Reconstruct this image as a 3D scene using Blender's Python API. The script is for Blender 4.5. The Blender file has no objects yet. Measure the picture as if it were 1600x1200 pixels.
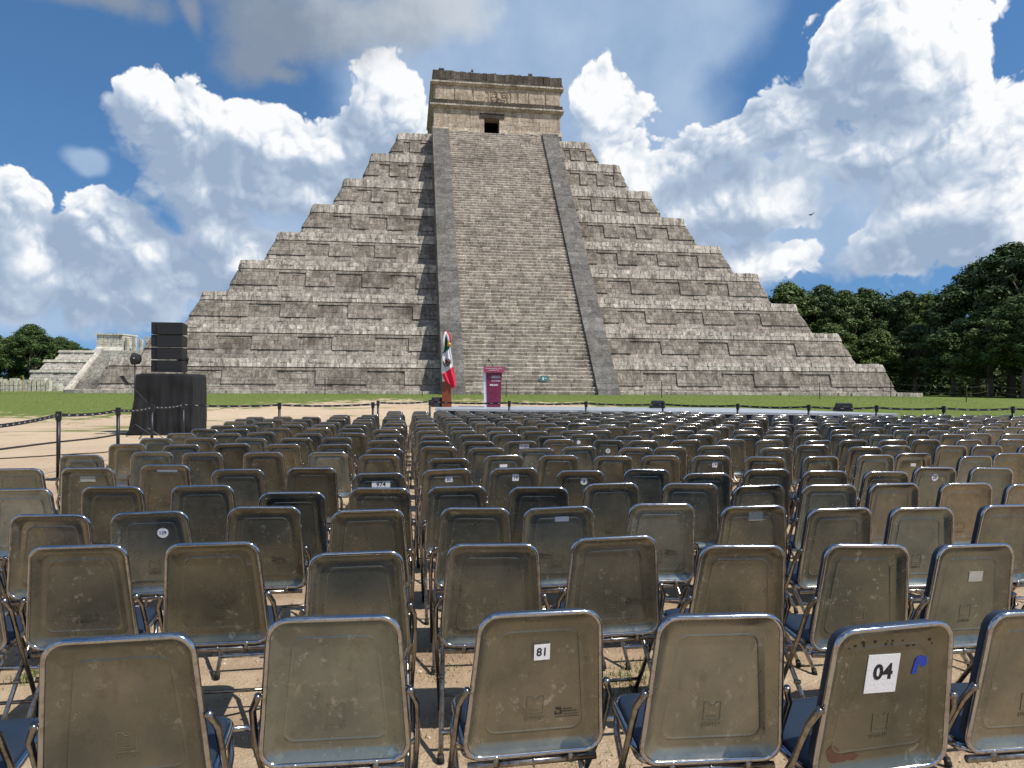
import bpy, math, random
from mathutils import Vector, Matrix, noise as mnoise
random.seed(7)
R = math.radians
PI = math.pi
sc = bpy.context.scene
col = sc.collection

# ------------------------------------------------------------------ camera
CAM_H = 1.57
FPX = 1155.0
PITCH, ROLL = 0.0008, 0.0051
PHI = 0.1439                       # chairs and pyramid are turned this much against the view
cam_d = bpy.data.cameras.new("camera"); cam_d.sensor_width = 36; cam_d.lens = 36 * FPX / 1600
cam_d.clip_start = 0.05; cam_d.clip_end = 3000
cam = bpy.data.objects.new("camera", cam_d); col.objects.link(cam)
cam.matrix_world = Matrix.Translation((0, 0, CAM_H)) @ Matrix.Rotation(PI / 2 + PITCH, 4, 'X') @ Matrix.Rotation(ROLL, 4, 'Z')
sc.camera = cam
sc.render.resolution_x, sc.render.resolution_y = 1024, 768
sc.view_settings.view_transform = 'Standard'; sc.view_settings.look = 'None'
sc.view_settings.exposure = 0.14; sc.view_settings.gamma = 1.0
sc.cycles.max_bounces = 6; sc.cycles.diffuse_bounces = 3; sc.cycles.glossy_bounces = 3
sc.cycles.transparent_max_bounces = 4
sc.cycles.caustics_reflective = False; sc.cycles.caustics_refractive = False

CP, SP = math.cos(PHI), math.sin(PHI)
def L2W(lx, ly, z=0.0): return Vector((CP * lx - SP * ly, SP * lx + CP * ly, z))
def at(px, py, z):
    """the point at height z that the photograph shows at pixel (px, py) of 1600 x 1200"""
    u, v = (px - 800) / FPX, (600 - py) / FPX
    c, s = math.cos(-ROLL), math.sin(-ROLL); u, v = c * u - s * v, s * u + c * v
    c, s = math.cos(PITCH), math.sin(PITCH); y, zz = c - s * v, s + c * v
    t = (z - CAM_H) / zz
    return Vector((u * t, y * t, z))
def atY(px, py, Y):
    """the point at distance Y that the photograph shows at pixel (px, py)"""
    u, v = (px - 800) / FPX, (600 - py) / FPX
    c, s = math.cos(-ROLL), math.sin(-ROLL); u, v = c * u - s * v, s * u + c * v
    return Vector((u * Y, Y, CAM_H + (v + PITCH) * Y))
def proj(p):
    u, v = p.x / p.y, (p.z - CAM_H) / p.y - PITCH
    c, s = math.cos(ROLL), math.sin(ROLL); u, v = c * u - s * v, s * u + c * v
    return 800 + FPX * u, 600 - FPX * v

# ------------------------------------------------------------------ sun
_s = Vector((0.60, -0.46, 1.0)).normalized()
SUN = L2W(_s.x, _s.y, _s.z)
sun_d = bpy.data.lights.new("sun", 'SUN'); sun_d.energy = 4.3; sun_d.angle = R(0.53); sun_d.color = (1.0, 0.955, 0.88)
sun = bpy.data.objects.new("sun", sun_d); col.objects.link(sun)
sun.rotation_euler = SUN.to_track_quat('Z', 'Y').to_euler(); sun.location = (0, 0, 60)

# ------------------------------------------------------------------ sky
W = bpy.data.worlds.new("World"); sc.world = W; W.use_nodes = True
nt = W.node_tree; nt.nodes.clear()
def N(t, **k):
    n = nt.nodes.new(t)
    for a, b in k.items(): setattr(n, a, b)
    return n
def LK(a, b): nt.links.new(a, b)
def setin(n, i, v):
    if hasattr(v, 'is_linked') or hasattr(v, 'links'): LK(v, n.inputs[i])
    else: n.inputs[i].default_value = v
def M(op, a, b=0.0, c=0.0, clamp=False):
    n = N('ShaderNodeMath', operation=op, use_clamp=clamp)
    setin(n, 0, a); setin(n, 1, b)
    if op in ('MULTIPLY_ADD', 'SMOOTH_MIN', 'SMOOTH_MAX'): setin(n, 2, c)
    return n.outputs[0]
def V(op, a, b=None):
    n = N('ShaderNodeVectorMath', operation=op)
    setin(n, 0, a)
    if b is not None: setin(n, 1, b)
    return n.outputs['Value'] if op in ('LENGTH', 'DOT_PRODUCT', 'DISTANCE') else n.outputs[0]
def SM(x, a, b):
    n = N('ShaderNodeMapRange', interpolation_type='SMOOTHSTEP')
    setin(n, 0, x); n.inputs[1].default_value = a; n.inputs[2].default_value = b
    return n.outputs[0]
def MIXC(f, a, b):
    n = N('ShaderNodeMix', data_type='RGBA'); setin(n, 0, f)
    setin(n, 6, a); setin(n, 7, b); return n.outputs[2]

# cloud banks: (x, y, rx, ry) where each stands in the sky, as directions below
CUM = [(228,140,40,38),(262,180,60,55),(215,190,38,38),(300,225,65,60),(300,285,75,70),(375,215,48,44),(430,225,66,50),(500,235,52,42),(400,290,95,60),
       (340,355,66,60),(380,400,60,45),(470,300,80,50),(560,230,50,50),(610,190,55,60),(600,260,80,50),
       (36,315,42,34),(10,360,60,60),(60,400,85,62),(145,325,38,33),(180,370,75,50),(240,395,60,48),(280,430,55,48),(130,440,95,52),(210,470,70,50),(125,490,22,22),(20,460,70,40),
       (928,150,40,42),(952,185,40,40),(965,245,55,48),(1030,280,70,42),(1085,250,60,40),(1150,222,55,38),(1195,205,58,46),(1245,170,60,54),(1255,215,60,60),
       (1290,105,36,34),(1320,75,60,55),(1345,130,70,65),(1385,30,68,50),(1432,48,44,46),(1440,110,80,75),(1515,120,34,36),(1538,185,42,46),(1490,200,90,80),(1560,240,55,70),(1580,320,60,70),
       (1500,300,90,80),(1400,230,90,80),(1420,330,85,60),(1330,250,60,50),(1060,330,90,60),(1150,310,100,60),(1170,395,62,42),(1230,400,50,34),(1090,400,60,40),(1355,365,42,24),(1400,395,70,34),(1500,385,70,24),
       (1200,300,80,60)]
GREY = [(430,60,95,48),(395,100,55,34),(530,40,90,44),(620,40,80,40),(700,20,70,36),(150,2,110,20),(300,30,20,30),(430,118,44,18)]
VEIL = [(134,260,26,15),(720,110,190,120),(640,160,130,120),(850,60,220,110),(960,110,170,150),(1000,210,130,110),(870,220,150,90),(1080,40,120,70),(1180,330,150,100),(1300,330,140,80),(1060,340,130,90),(560,300,130,90),(430,350,130,80),(200,450,150,70),(40,470,140,60)]
def dirpx(px, py): return (atY(px, py, 1.0) - Vector((0, 0, CAM_H))).normalized()
tc = N('ShaderNodeTexCoord'); DIR = V('NORMALIZE', tc.outputs['Generated'])
def field(P, blobs, k=0.14):
    """distance-like field of a cloud bank: > 0 inside"""
    acc = None
    for (x, y, rx, ry) in blobs:
        d = dirpx(x, y)
        sx, sy = FPX / rx * math.sqrt(1 + ((x - 800) / FPX) ** 2) ** 1.0, FPX / ry
        q = V('SUBTRACT', P, tuple(d))
        q = V('MULTIPLY', q, (sx, sx * 0.6, sy))
        l = V('LENGTH', q)
        acc = l if acc is None else M('SMOOTH_MIN', acc, l, k)
    return M('SUBTRACT', 1.0, acc)
def fbm(P, scale, detail=5.0, rough=0.55):
    n = N('ShaderNodeTexNoise'); n.inputs['Scale'].default_value = scale; n.inputs['Detail'].default_value = detail
    n.inputs['Roughness'].default_value = rough; LK(P, n.inputs['Vector']); return n.outputs[0]
def billow(P, octaves):
    acc = None
    for scale, amp in octaves:
        n = N('ShaderNodeTexNoise'); n.inputs['Scale'].default_value = scale; n.inputs['Detail'].default_value = 0.0; LK(P, n.inputs['Vector'])
        a = M('MULTIPLY', M('ABSOLUTE', M('MULTIPLY_ADD', n.outputs[0], 2.0, -1.0)), amp)
        acc = a if acc is None else M('ADD', acc, a)
    return acc
OCT = [(8.0, 1.0), (17.0, 0.62), (37.0, 0.36), (80.0, 0.20), (170.0, 0.10)]
warp = N('ShaderNodeTexNoise'); warp.inputs['Scale'].default_value = 9.0; warp.inputs['Detail'].default_value = 4.0; LK(DIR, warp.inputs['Vector'])
WV = V('MULTIPLY', V('SUBTRACT', warp.outputs['Color'], (0.5, 0.5, 0.5)), (0.05, 0.05, 0.05))
PW = V('ADD', DIR, WV)
sd = Vector((SUN.x, 0.0, SUN.z)).normalized()
b0 = field(PW, CUM); b1 = field(V('ADD', PW, tuple(sd * 0.05)), CUM)
f0 = billow(PW, OCT); f1 = billow(V('ADD', PW, tuple(sd * 0.009)), OCT[:4]); f2 = billow(V('ADD', PW, tuple(sd * 0.028)), OCT[:2])
c0 = M('ADD', M('MINIMUM', b0, 0.6), M('MULTIPLY_ADD', f0, 1.05, -0.40))
soft = SM(M('SUBTRACT', b1, b0), -0.05, 0.75)
mask = M('DIVIDE', M('ADD', c0, M('MULTIPLY', soft, 0.15)), M('MULTIPLY_ADD', soft, 0.50, 0.12), clamp=True)
big = SM(M('SUBTRACT', M('MINIMUM', b0, 1.0), b1), -0.25, 0.85)
body = fbm(DIR, 6.5, 3.0, 0.55)
lit = M('ADD', M('MULTIPLY_ADD', big, 0.55, 0.05), M('MULTIPLY_ADD', body, 1.2, -0.56))
relief = M('ADD', M('MULTIPLY', M('SUBTRACT', f0, f1), 0.85), M('MULTIPLY', M('SUBTRACT', f0, f2), 0.55))
lit = M('MULTIPLY_ADD', relief, M('MULTIPLY_ADD', big, 0.7, 0.55), lit)
rim = M('MULTIPLY', M('SUBTRACT', 1.0, SM(c0, 0.04, 0.40)), M('MULTIPLY', M('SUBTRACT', 1.0, soft), 0.30))
lit = M('ADD', lit, rim, clamp=True)
rp = N('ShaderNodeValToRGB'); LK(lit, rp.inputs[0]); e_ = rp.color_ramp.elements
e_[0].position = 0.05; e_[0].color = (0.31, 0.40, 0.54, 1); e_[1].position = 0.92; e_[1].color = (0.90, 0.91, 0.93, 1)
x_ = e_.new(0.40); x_.color = (0.47, 0.555, 0.68, 1); x_ = e_.new(0.66); x_.color = (0.70, 0.75, 0.82, 1)
CC = rp.outputs[0]
g0 = M('ADD', field(PW, GREY, 0.25), M('MULTIPLY_ADD', fbm(DIR, 12.0, 6.0, 0.65), 1.7, -0.85))
gmask = SM(g0, -0.30, 0.70)
GC = MIXC(SM(M('ADD', V('DOT_PRODUCT', DIR, (0.55, 0.0, 1.0)), M('MULTIPLY', fbm(DIR, 14.0, 5.0), 0.22)), 0.36, 0.56), (0.24, 0.30, 0.40, 1), (0.60, 0.66, 0.73, 1))
v0 = M('ADD', field(PW, VEIL, 0.4), M('MULTIPLY_ADD', fbm(DIR, 7.0, 5.0, 0.55), 0.9, -0.40))
vmask = M('MULTIPLY', SM(v0, -0.15, 0.55), M('MULTIPLY_ADD', fbm(DIR, 10.0, 4.0), 0.5, 0.55), clamp=True)
VC = MIXC(fbm(DIR, 11.0, 6.0), (0.27, 0.40, 0.60, 1), (0.56, 0.68, 0.84, 1))
# scattered clouds all round the rest of the sky, behind and above the view
ysel = SM(V('DOT_PRODUCT', DIR, (0, 1, -0.55)), 0.50, 0.25)
o0 = M('MULTIPLY', SM(fbm(DIR, 2.6, 6.0, 0.55), 0.50, 0.60), ysel)
OC = MIXC(fbm(DIR, 6.0, 4.0), (0.35, 0.43, 0.55, 1), (0.95, 0.96, 1.0, 1))
sky = N('ShaderNodeTexSky', sky_type='NISHITA', sun_disc=False)
sky.sun_elevation = math.asin(SUN.z); sky.sun_rotation = math.atan2(SUN.x, SUN.y)
sky.air_density = 1.15; sky.dust_density = 0.2; sky.ozone_density = 3.2; sky.altitude = 0.0
LK(V('NORMALIZE', V('ADD', V('MULTIPLY', DIR, (1, 1, 0.9)), (0, 0, 0.22))), sky.inputs[0])
hs = N('ShaderNodeHueSaturation'); hs.inputs['Saturation'].default_value = 1.20; hs.inputs['Value'].default_value = 1.38
LK(sky.outputs[0], hs.inputs['Color'])
bg = N('ShaderNodeBackground'); LK(hs.outputs[0], bg.inputs[0]); bg.inputs[1].default_value = 0.085
def layer(under, mask_, colour, strength=1.0):
    b = N('ShaderNodeBackground'); LK(colour, b.inputs[0]); b.inputs[1].default_value = strength
    m = N('ShaderNodeMixShader'); LK(mask_, m.inputs[0]); LK(under, m.inputs[1]); LK(b.outputs[0], m.inputs[2]); return m.outputs[0]
s_ = layer(bg.outputs[0], o0, OC, 0.9)
s_ = layer(s_, vmask, VC, 0.95)
s_ = layer(s_, mask, CC, 0.98)
s_ = layer(s_, gmask, GC, 0.9)
out = N('ShaderNodeOutputWorld'); LK(s_, out.inputs[0])
W.cycles.sampling_method = 'MANUAL'; W.cycles.sample_map_resolution = 512

# ------------------------------------------------------------------ helpers
def tag(o, label=None, cat=None, group=None, kind=None):
    if label: o['label'] = label
    if cat: o['category'] = cat
    if group: o['group'] = group
    if kind: o['kind'] = kind
    return o
def empty(name, loc=(0, 0, 0), rz=0.0, parent=None):
    o = bpy.data.objects.new(name, None); col.objects.link(o)
    o.location = loc; o.rotation_euler = (0, 0, rz); o.empty_display_size = 0.2
    if parent: o.parent = parent
    return o
class MB:
    def __init__(s): s.v = []; s.f = []; s.m = []
    def add(s, vs, fs, mi=0):
        b = len(s.v); s.v.extend([tuple(p) for p in vs]); s.f.extend([tuple(i + b for i in f) for f in fs]); s.m.extend([mi] * len(fs))
    def hexa(s, p, mi=0):      # 8 corners: bottom 0-3 ccw, top 4-7
        s.add(p, [(3, 2, 1, 0), (4, 5, 6, 7), (0, 1, 5, 4), (1, 2, 6, 5), (2, 3, 7, 6), (3, 0, 4, 7)], mi)
    def box(s, x0, x1, y0, y1, z0, z1, mi=0, taper=0.0):
        t = taper
        s.hexa([(x0, y0, z0), (x1, y0, z0), (x1, y1, z0), (x0, y1, z0), (x0 + t, y0 + t, z1), (x1 - t, y0 + t, z1), (x1 - t, y1 - t, z1), (x0 + t, y1 - t, z1)], mi)
    def tube(s, pts, r, n=8, mi=0, closed=False, caps=True):
        pts = [Vector(p) for p in pts]; k = len(pts); rings = []
        rr = r if isinstance(r, (list, tuple)) else [r] * k
        for i, p in enumerate(pts):
            a = pts[(i - 1) % k] if (closed or i > 0) else p
            b = pts[(i + 1) % k] if (closed or i < k - 1) else p
            t = (b - a).normalized()
            up = Vector((0, 0, 1)) if abs(t.z) < 0.9 else Vector((1, 0, 0))
            if closed: up = getattr(s, 'up', up)
            x = t.cross(up).normalized(); y = x.cross(t).normalized()
            rings.append([p + (x * math.cos(2 * PI * j / n) + y * math.sin(2 * PI * j / n)) * rr[i] for j in range(n)])
        vs = [q for ring in rings for q in ring]; fs = []
        for i in range(k if closed else k - 1):
            a, b = i * n, ((i + 1) % k) * n
            for j in range(n): fs.append((a + j, a + (j + 1) % n, b + (j + 1) % n, b + j))
        if caps and not closed: fs.append(tuple(range(n))[::-1]); fs.append(tuple((k - 1) * n + j for j in range(n)))
        s.add(vs, fs, mi)
    def mesh(s, name, mats, smooth=False):
        me = bpy.data.meshes.new(name); me.from_pydata(s.v, [], s.f)
        for m in (mats if isinstance(mats, (list, tuple)) else [mats]): me.materials.append(m)
        if any(s.m): me.polygons.foreach_set('material_index', s.m)
        if smooth: me.polygons.foreach_set('use_smooth', [True] * len(s.f))
        me.update(); return me
    def build(s, name, mats, parent=None, smooth=False):
        o = bpy.data.objects.new(name, s.mesh(name, mats, smooth)); col.objects.link(o)
        if parent: o.parent = parent
        return o
def kids(o): return [c for c in o.children]
def copy_tree(o, parent=None):
    c = o.copy(); col.objects.link(c); c.parent = parent
    for ch in list(o.children): copy_tree(ch, c)
    return c

# ------------------------------------------------------------------ materials
def mat(name):
    m = bpy.data.materials.new(name); m.use_nodes = True
    t = m.node_tree; p = t.nodes['Principled BSDF']
    class H:
        mat = m; tree = t; bsdf = p
        def n(self, ty, **k):
            x = t.nodes.new(ty)
            for a, b in k.items():
                if a in x.inputs.keys() if hasattr(x.inputs, 'keys') else False: x.inputs[a].default_value = b
                else: setattr(x, a, b)
            return x
        def l(self, a, b): t.links.new(a, b)
        def noise(self, vec, scale, detail=4, rough=0.55):
            x = t.nodes.new('ShaderNodeTexNoise'); x.inputs['Scale'].default_value = scale; x.inputs['Detail'].default_value = detail; x.inputs['Roughness'].default_value = rough
            if vec is not None: t.links.new(vec, x.inputs['Vector'])
            return x.outputs[0]
        def map(self, vec, scale=(1, 1, 1), loc=(0, 0, 0)):
            x = t.nodes.new('ShaderNodeMapping'); t.links.new(vec, x.inputs[0]); x.inputs['Scale'].default_value = scale; x.inputs['Location'].default_value = loc
            return x.outputs[0]
        def ramp(self, fac, stops):
            x = t.nodes.new('ShaderNodeValToRGB'); t.links.new(fac, x.inputs[0]); e = x.color_ramp.elements
            while len(e) < len(stops): e.new(0.5)
            for i, (a, c) in enumerate(stops):
                e[i].position = a; e[i].color = (c, c, c, 1) if isinstance(c, (int, float)) else (*c, 1)
            return x.outputs[0]
        def mix(self, f, a, b, mode='MIX'):
            x = t.nodes.new('ShaderNodeMix'); x.data_type = 'RGBA'; x.blend_type = mode
            for i, vv in ((0, f), (6, a), (7, b)):
                if isinstance(vv, (int, float)): x.inputs[i].default_value = vv if i == 0 else (vv, vv, vv, 1)
                elif isinstance(vv, tuple): x.inputs[i].default_value = (*vv, 1)
                else: t.links.new(vv, x.inputs[i])
            return x.outputs[2]
        def math(self, op, a, b=0.0):
            x = t.nodes.new('ShaderNodeMath'); x.operation = op
            for i, vv in ((0, a), (1, b)):
                if isinstance(vv, (int, float)): x.inputs[i].default_value = vv
                else: t.links.new(vv, x.inputs[i])
            return x.outputs[0]
        def obj(self): return t.nodes.new('ShaderNodeTexCoord').outputs['Object']
        def pos(self): return t.nodes.new('ShaderNodeNewGeometry').outputs['Position']
        def island(self): return t.nodes.new('ShaderNodeNewGeometry').outputs['Random Per Island']
        def orand(self): return t.nodes.new('ShaderNodeObjectInfo').outputs['Random']
        def color(self, c):
            if isinstance(c, tuple): p.inputs['Base Color'].default_value = (*c, 1)
            else: t.links.new(c, p.inputs['Base Color'])
        def rough(self, c):
            if isinstance(c, (int, float)): p.inputs['Roughness'].default_value = c
            else: t.links.new(c, p.inputs['Roughness'])
        def metal(self, c): p.inputs['Metallic'].default_value = c
        def bump(self, h, strength=0.5, dist=0.02):
            x = t.nodes.new('ShaderNodeBump'); x.inputs['Strength'].default_value = strength; x.inputs['Distance'].default_value = dist
            t.links.new(h, x.inputs['Height']); t.links.new(x.outputs[0], p.inputs['Normal'])
    return H()
def flat(name, c, rough=0.6, metal=0.0, var=0.12, scale=6.0, bump=0.0):
    h = mat(name); o = h.obj(); n = h.noise(o, scale, 5, 0.6)
    h.color(h.mix(n, tuple(x * (1 - var) for x in c), tuple(min(1, x * (1 + var)) for x in c)))
    h.rough(rough); h.metal(metal)
    if bump: h.bump(h.noise(o, scale * 8, 3), bump, 0.01)
    return h.mat
def stone(name, tones, dark=(0.058, 0.046, 0.035), stain=(0.50, 0.66), amount=0.75, streak=0.55, scale=0.28, top=None, light=(0.50,0.46,0.38)):
    h = mat(name); o = h.obj()
    k = len(tones)
    c = h.ramp(h.island(), [(i / (k - 1), t) for i, t in enumerate(tones)])
    fine = h.noise(o, 7.0, 6, 0.7)
    c = h.mix(1.0, c, h.ramp(fine, [(0.28, 0.50), (0.72, 1.42)]), 'MULTIPLY')
    mid = h.noise(h.map(o, (1, 1, .8), (3, 9, 1)), 1.7, 6, 0.75)
    c = h.mix(1.0, c, h.ramp(mid, [(0.34, 0.68), (0.66, 1.24)]), 'MULTIPLY')
    big = h.noise(o, scale, 7, 0.68)
    st = h.ramp(big, [(stain[0], 0.0), (stain[1], amount)])
    c = h.mix(st, c, dark)
    sk = h.noise(h.map(o, (3.6, 3.6, 0.42)), 1.0, 7, 0.75)
    c = h.mix(h.ramp(sk, [(0.47, 0.0), (0.63, streak)]), c, dark)
    lt = h.noise(h.map(o, (1.5, 1.5, 0.45), (31, 7, 5)), 1.0, 6, 0.75)
    c = h.mix(h.ramp(lt, [(0.60, 0.0), (0.76, 0.40)]), c, light)
    h.color(c); h.rough(0.95)
    h.bsdf.inputs['Specular IOR Level'].default_value = 0.15
    h.bump(h.mix(0.5, fine, h.noise(o, 22.0, 4, 0.6)), 0.9, 0.05)
    return h.mat
M_stone = stone('pyramid_stone', [(0.200, 0.175, 0.145), (0.340, 0.298, 0.246), (0.260, 0.228, 0.189), (0.400, 0.350, 0.290), (0.290, 0.254, 0.210), (0.220, 0.193, 0.160)], amount=0.62, streak=0.6)
M_cornice = stone('cornice_stone', [(0.380, 0.342, 0.291), (0.500, 0.450, 0.383), (0.580, 0.522, 0.444), (0.420, 0.378, 0.321), (0.660, 0.594, 0.505)], stain=(0.56, 0.68), amount=0.6, streak=0.7)
M_apron = stone('apron_stone', [(0.270, 0.238, 0.198), (0.420, 0.370, 0.309), (0.330, 0.290, 0.243), (0.480, 0.422, 0.353)], amount=0.5, streak=0.5)
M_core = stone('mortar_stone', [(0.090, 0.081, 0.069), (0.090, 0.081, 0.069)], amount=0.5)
M_step = stone('step_stone', [(0.330, 0.289, 0.238), (0.460, 0.403, 0.331), (0.380, 0.333, 0.274), (0.540, 0.473, 0.389), (0.270, 0.236, 0.194), (0.480, 0.420, 0.346)], amount=0.35, stain=(0.55, 0.70), streak=0.35, scale=0.2)
M_bal = stone('balustrade_stone', [(0.130, 0.122, 0.111), (0.190, 0.179, 0.162), (0.155, 0.146, 0.132), (0.230, 0.216, 0.196)], amount=0.5, streak=0.4)
M_temple = stone('temple_stone', [(0.48, 0.385, 0.285), (0.56, 0.465, 0.355), (0.43, 0.345, 0.25), (0.60, 0.515, 0.40), (0.51, 0.41, 0.305)], stain=(0.60, 0.72), amount=0.5, streak=0.35, light=(0.58, 0.50, 0.38))
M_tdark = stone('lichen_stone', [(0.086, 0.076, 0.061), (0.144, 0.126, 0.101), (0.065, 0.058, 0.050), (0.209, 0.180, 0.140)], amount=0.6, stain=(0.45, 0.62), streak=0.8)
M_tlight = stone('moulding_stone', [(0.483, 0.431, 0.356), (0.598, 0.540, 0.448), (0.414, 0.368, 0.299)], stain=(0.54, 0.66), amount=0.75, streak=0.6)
M_ruin = stone('pale_ruin_stone', [(0.730, 0.667, 0.539), (0.750, 0.750, 0.635), (0.635, 0.554, 0.460), (0.750, 0.698, 0.554)], stain=(0.55, 0.7), amount=0.5, streak=0.5, scale=0.2)
M_ruin2 = stone('grey_ruin_stone', [(0.515, 0.473, 0.404), (0.635, 0.584, 0.498), (0.429, 0.397, 0.344)], amount=0.6, streak=0.5, scale=0.15)
M_void = flat('dark_interior', (0.012, 0.011, 0.010), 1.0)

# ground: sand near the seats, turf towards the pyramid
def ss(a, b, x):
    t = max(0.0, min(1.0, (x - a) / (b - a))); return t * t * (3 - 2 * t)
Z0 = 0.92
def ground_z(x, y):
    ly = -SP * x + CP * y; lx = CP * x + SP * y
    return Z0 * ss(25, 46, ly) * (1 - 0.35 * ss(24, 60, lx)) - 2.0 * ss(52, 110, ly) * ss(20, 40, -lx)
h = mat('sand_and_turf'); P = h.pos()
rot = h.n('ShaderNodeVectorRotate'); rot.rotation_type = 'Z_AXIS'; h.l(P, rot.inputs[0]); rot.inputs['Angle'].default_value = -PHI
PL = rot.outputs[0]
sep = h.n('ShaderNodeSeparateXYZ'); h.l(PL, sep.inputs[0])
n1 = h.noise(PL, 0.22, 5, 0.6); n2 = h.noise(PL, 1.3, 6, 0.65); n3 = h.noise(PL, 9.0, 6, 0.7); n4 = h.noise(PL, 45.0, 4, 0.7)
sandc = h.ramp(n2, [(0.30, (0.42, 0.295, 0.185)), (0.50, (0.55, 0.415, 0.275)), (0.70, (0.64, 0.51, 0.36))])
sandc = h.mix(h.ramp(n1, [(0.48, 0.0), (0.62, 0.55)]), sandc, (0.40, 0.235, 0.135))
trk = h.noise(h.map(PL, (0.05, 1.1, 1.0)), 1.0, 4, 0.6)
sandc = h.mix(h.ramp(trk, [(0.52, 0.0), (0.60, 0.55)]), sandc, (0.36, 0.24, 0.17))
sandc = h.mix(h.ramp(n3, [(0.35, 0.40), (0.48, 0.0)]), sandc, (0.29, 0.19, 0.115))
sandc = h.mix(h.ramp(n4, [(0.60, 0.0), (0.74, 0.5)]), sandc, (0.66, 0.57, 0.44))
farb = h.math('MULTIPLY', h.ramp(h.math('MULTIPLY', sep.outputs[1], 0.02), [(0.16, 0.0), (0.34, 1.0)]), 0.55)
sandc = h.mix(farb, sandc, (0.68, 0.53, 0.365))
grassc = h.ramp(n3, [(0.30, (0.085, 0.115, 0.024)), (0.50, (0.150, 0.195, 0.046)), (0.72, (0.23, 0.26, 0.080))])
grassc = h.mix(h.ramp(n2, [(0.52, 0.0), (0.70, 0.5)]), grassc, (0.20, 0.19, 0.075))
# turf begins nearer on the right, farther in the middle
lx, ly = sep.outputs[0], sep.outputs[1]
edge = h.ramp(h.math('ADD', h.math('MULTIPLY', lx, 0.0125), 0.5), [(0.0, 31.5 / 60), (0.34, 31 / 60), (0.43, 37 / 60), (0.50, 39 / 60), (0.63, 36.5 / 60), (0.69, 22 / 60)])
gm = h.math('ADD', h.math('SUBTRACT', h.math('MULTIPLY', ly, 1 / 60), edge), h.math('ADD', h.math('MULTIPLY', h.math('SUBTRACT', n2, 0.5), 0.30), h.math('MULTIPLY', h.math('SUBTRACT', n1, 0.5), 0.12)))
gmask = h.ramp(h.math('ADD', h.math('MULTIPLY', gm, 6.0), 0.5), [(0.42, 0.0), (0.62, 1.0)])
strip = h.ramp(h.math('ADD', h.math('MULTIPLY', h.noise(h.map(PL, (0.25, 0.9, 1)), 1.0, 5, 0.6), 1.0), h.math('MULTIPLY', h.ramp(h.math('MULTIPLY', ly, 1 / 60), [(0.36, 0.0), (0.42, 0.12), (0.55, 0.0)]), 1.0)), [(0.63, 0.0), (0.68, 0.8)])
gmask2 = h.math('MAXIMUM', gmask, h.math('MULTIPLY', strip, h.ramp(h.math('MULTIPLY', ly, 1 / 60), [(0.36, 0.0), (0.40, 1.0)])))
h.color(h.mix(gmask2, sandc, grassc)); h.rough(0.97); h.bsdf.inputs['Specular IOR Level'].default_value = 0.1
h.bump(h.mix(0.5, h.mix(0.5, n2, n3), n4), 0.9, 0.05)
M_ground = h.mat
g = MB(); xs = [-1500, -700, -350, -200] + [-150 + 3 * i for i in range(101)] + [200, 350, 700, 1500]; ys = [-400, -150, -60, -30] + [-20 + 2 * i for i in range(76)] + [160, 220, 350, 700, 1800]
vs = [(x, y, ground_z(x, y) + (0.012 * mnoise.noise(Vector((x * .7, y * .7, 0))) if abs(x) < 30 and y > 22 and y < 60 else 0)) for y in ys for x in xs]; nx = len(xs)
g.add(vs, [(j * nx + i, j * nx + i + 1, (j + 1) * nx + i + 1, (j + 1) * nx + i) for j in range(len(ys) - 1) for i in range(nx - 1)])
tag(g.build('ground', M_ground, smooth=True), kind='structure')

# ------------------------------------------------------------------ pyramid
AX, AD = -2.9038, 77.4347
pyr = empty('stepped_pyramid', (AX, AD, Z0), PHI)
tag(pyr, 'grey stone stepped pyramid with nine terraces, a steep staircase and a temple on top', 'pyramid')
WK = [26.89, 24.7, 22.44, 20.29, 18.04, 15.73, 13.43, 11.26, 8.99]
ZK = [0, 2.3, 4.68, 7.14, 9.78, 12.37, 15.15, 17.95, 20.86, 23.55]
BK = [27.65] + [w - 1.24 for w in WK[:-1]]
def rsq(w, r, s):
    a = w - r; sg = 1 if s >= 0 else -1; t = abs(s); Lq = r * PI / 2
    if t <= a: return (s, -w, 0, -1)
    if t <= a + Lq:
        th = (t - a) / r; return (sg * (a + r * math.sin(th)), -(a + r * math.cos(th)), sg * math.sin(th), -math.cos(th))
    return (sg * w, -a + (t - a - Lq), sg, 0)
def course(mb, s0, s1, wfun, z0, z1, bh, bw, off=0.0, depth=0.15, jit=0.02, r=1.1, mi=0, gap=0.012, skip=None, zj=0.0):
    """a wall of laid blocks along the rounded square path, wfun(z) its half width"""
    nrow = max(1, round((z1 - z0) / bh)); hh = (z1 - z0) / nrow
    for i in range(nrow):
        za, zb = z0 + i * hh + gap / 2, z0 + (i + 1) * hh - gap / 2; s = s0
        while s < s1 - 1e-4:
            e = min(s1, s + bw * random.uniform(0.65, 1.45))
            if s1 - e < bw * 0.3: e = s1
            if skip and skip((s + e) / 2, (za + zb) / 2): s = e; continue
            o = off + random.uniform(-jit, jit); p = []
            sa, sb = s + (gap / 2 if s > s0 else 0), e - (gap / 2 if e < s1 else 0)
            zt = zb + (random.uniform(-zj, zj) if i == nrow - 1 else 0)
            for dd in (0, -depth):
                for (q, z) in ((sa, za), (sb, za), (sb, zt), (sa, zt)):
                    x, y, nx_, ny_ = rsq(wfun(z), r, q)
                    j = random.uniform(-jit, jit) * 0.35
                    p.append((x + nx_ * (o + dd + j), y + ny_ * (o + dd + j), z + (j * 0.4)))
            mb.add(p, [(0, 1, 2, 3), (1, 0, 4, 5), (2, 1, 5, 6), (3, 2, 6, 7), (0, 3, 7, 4)], mi)
            s = e
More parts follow.
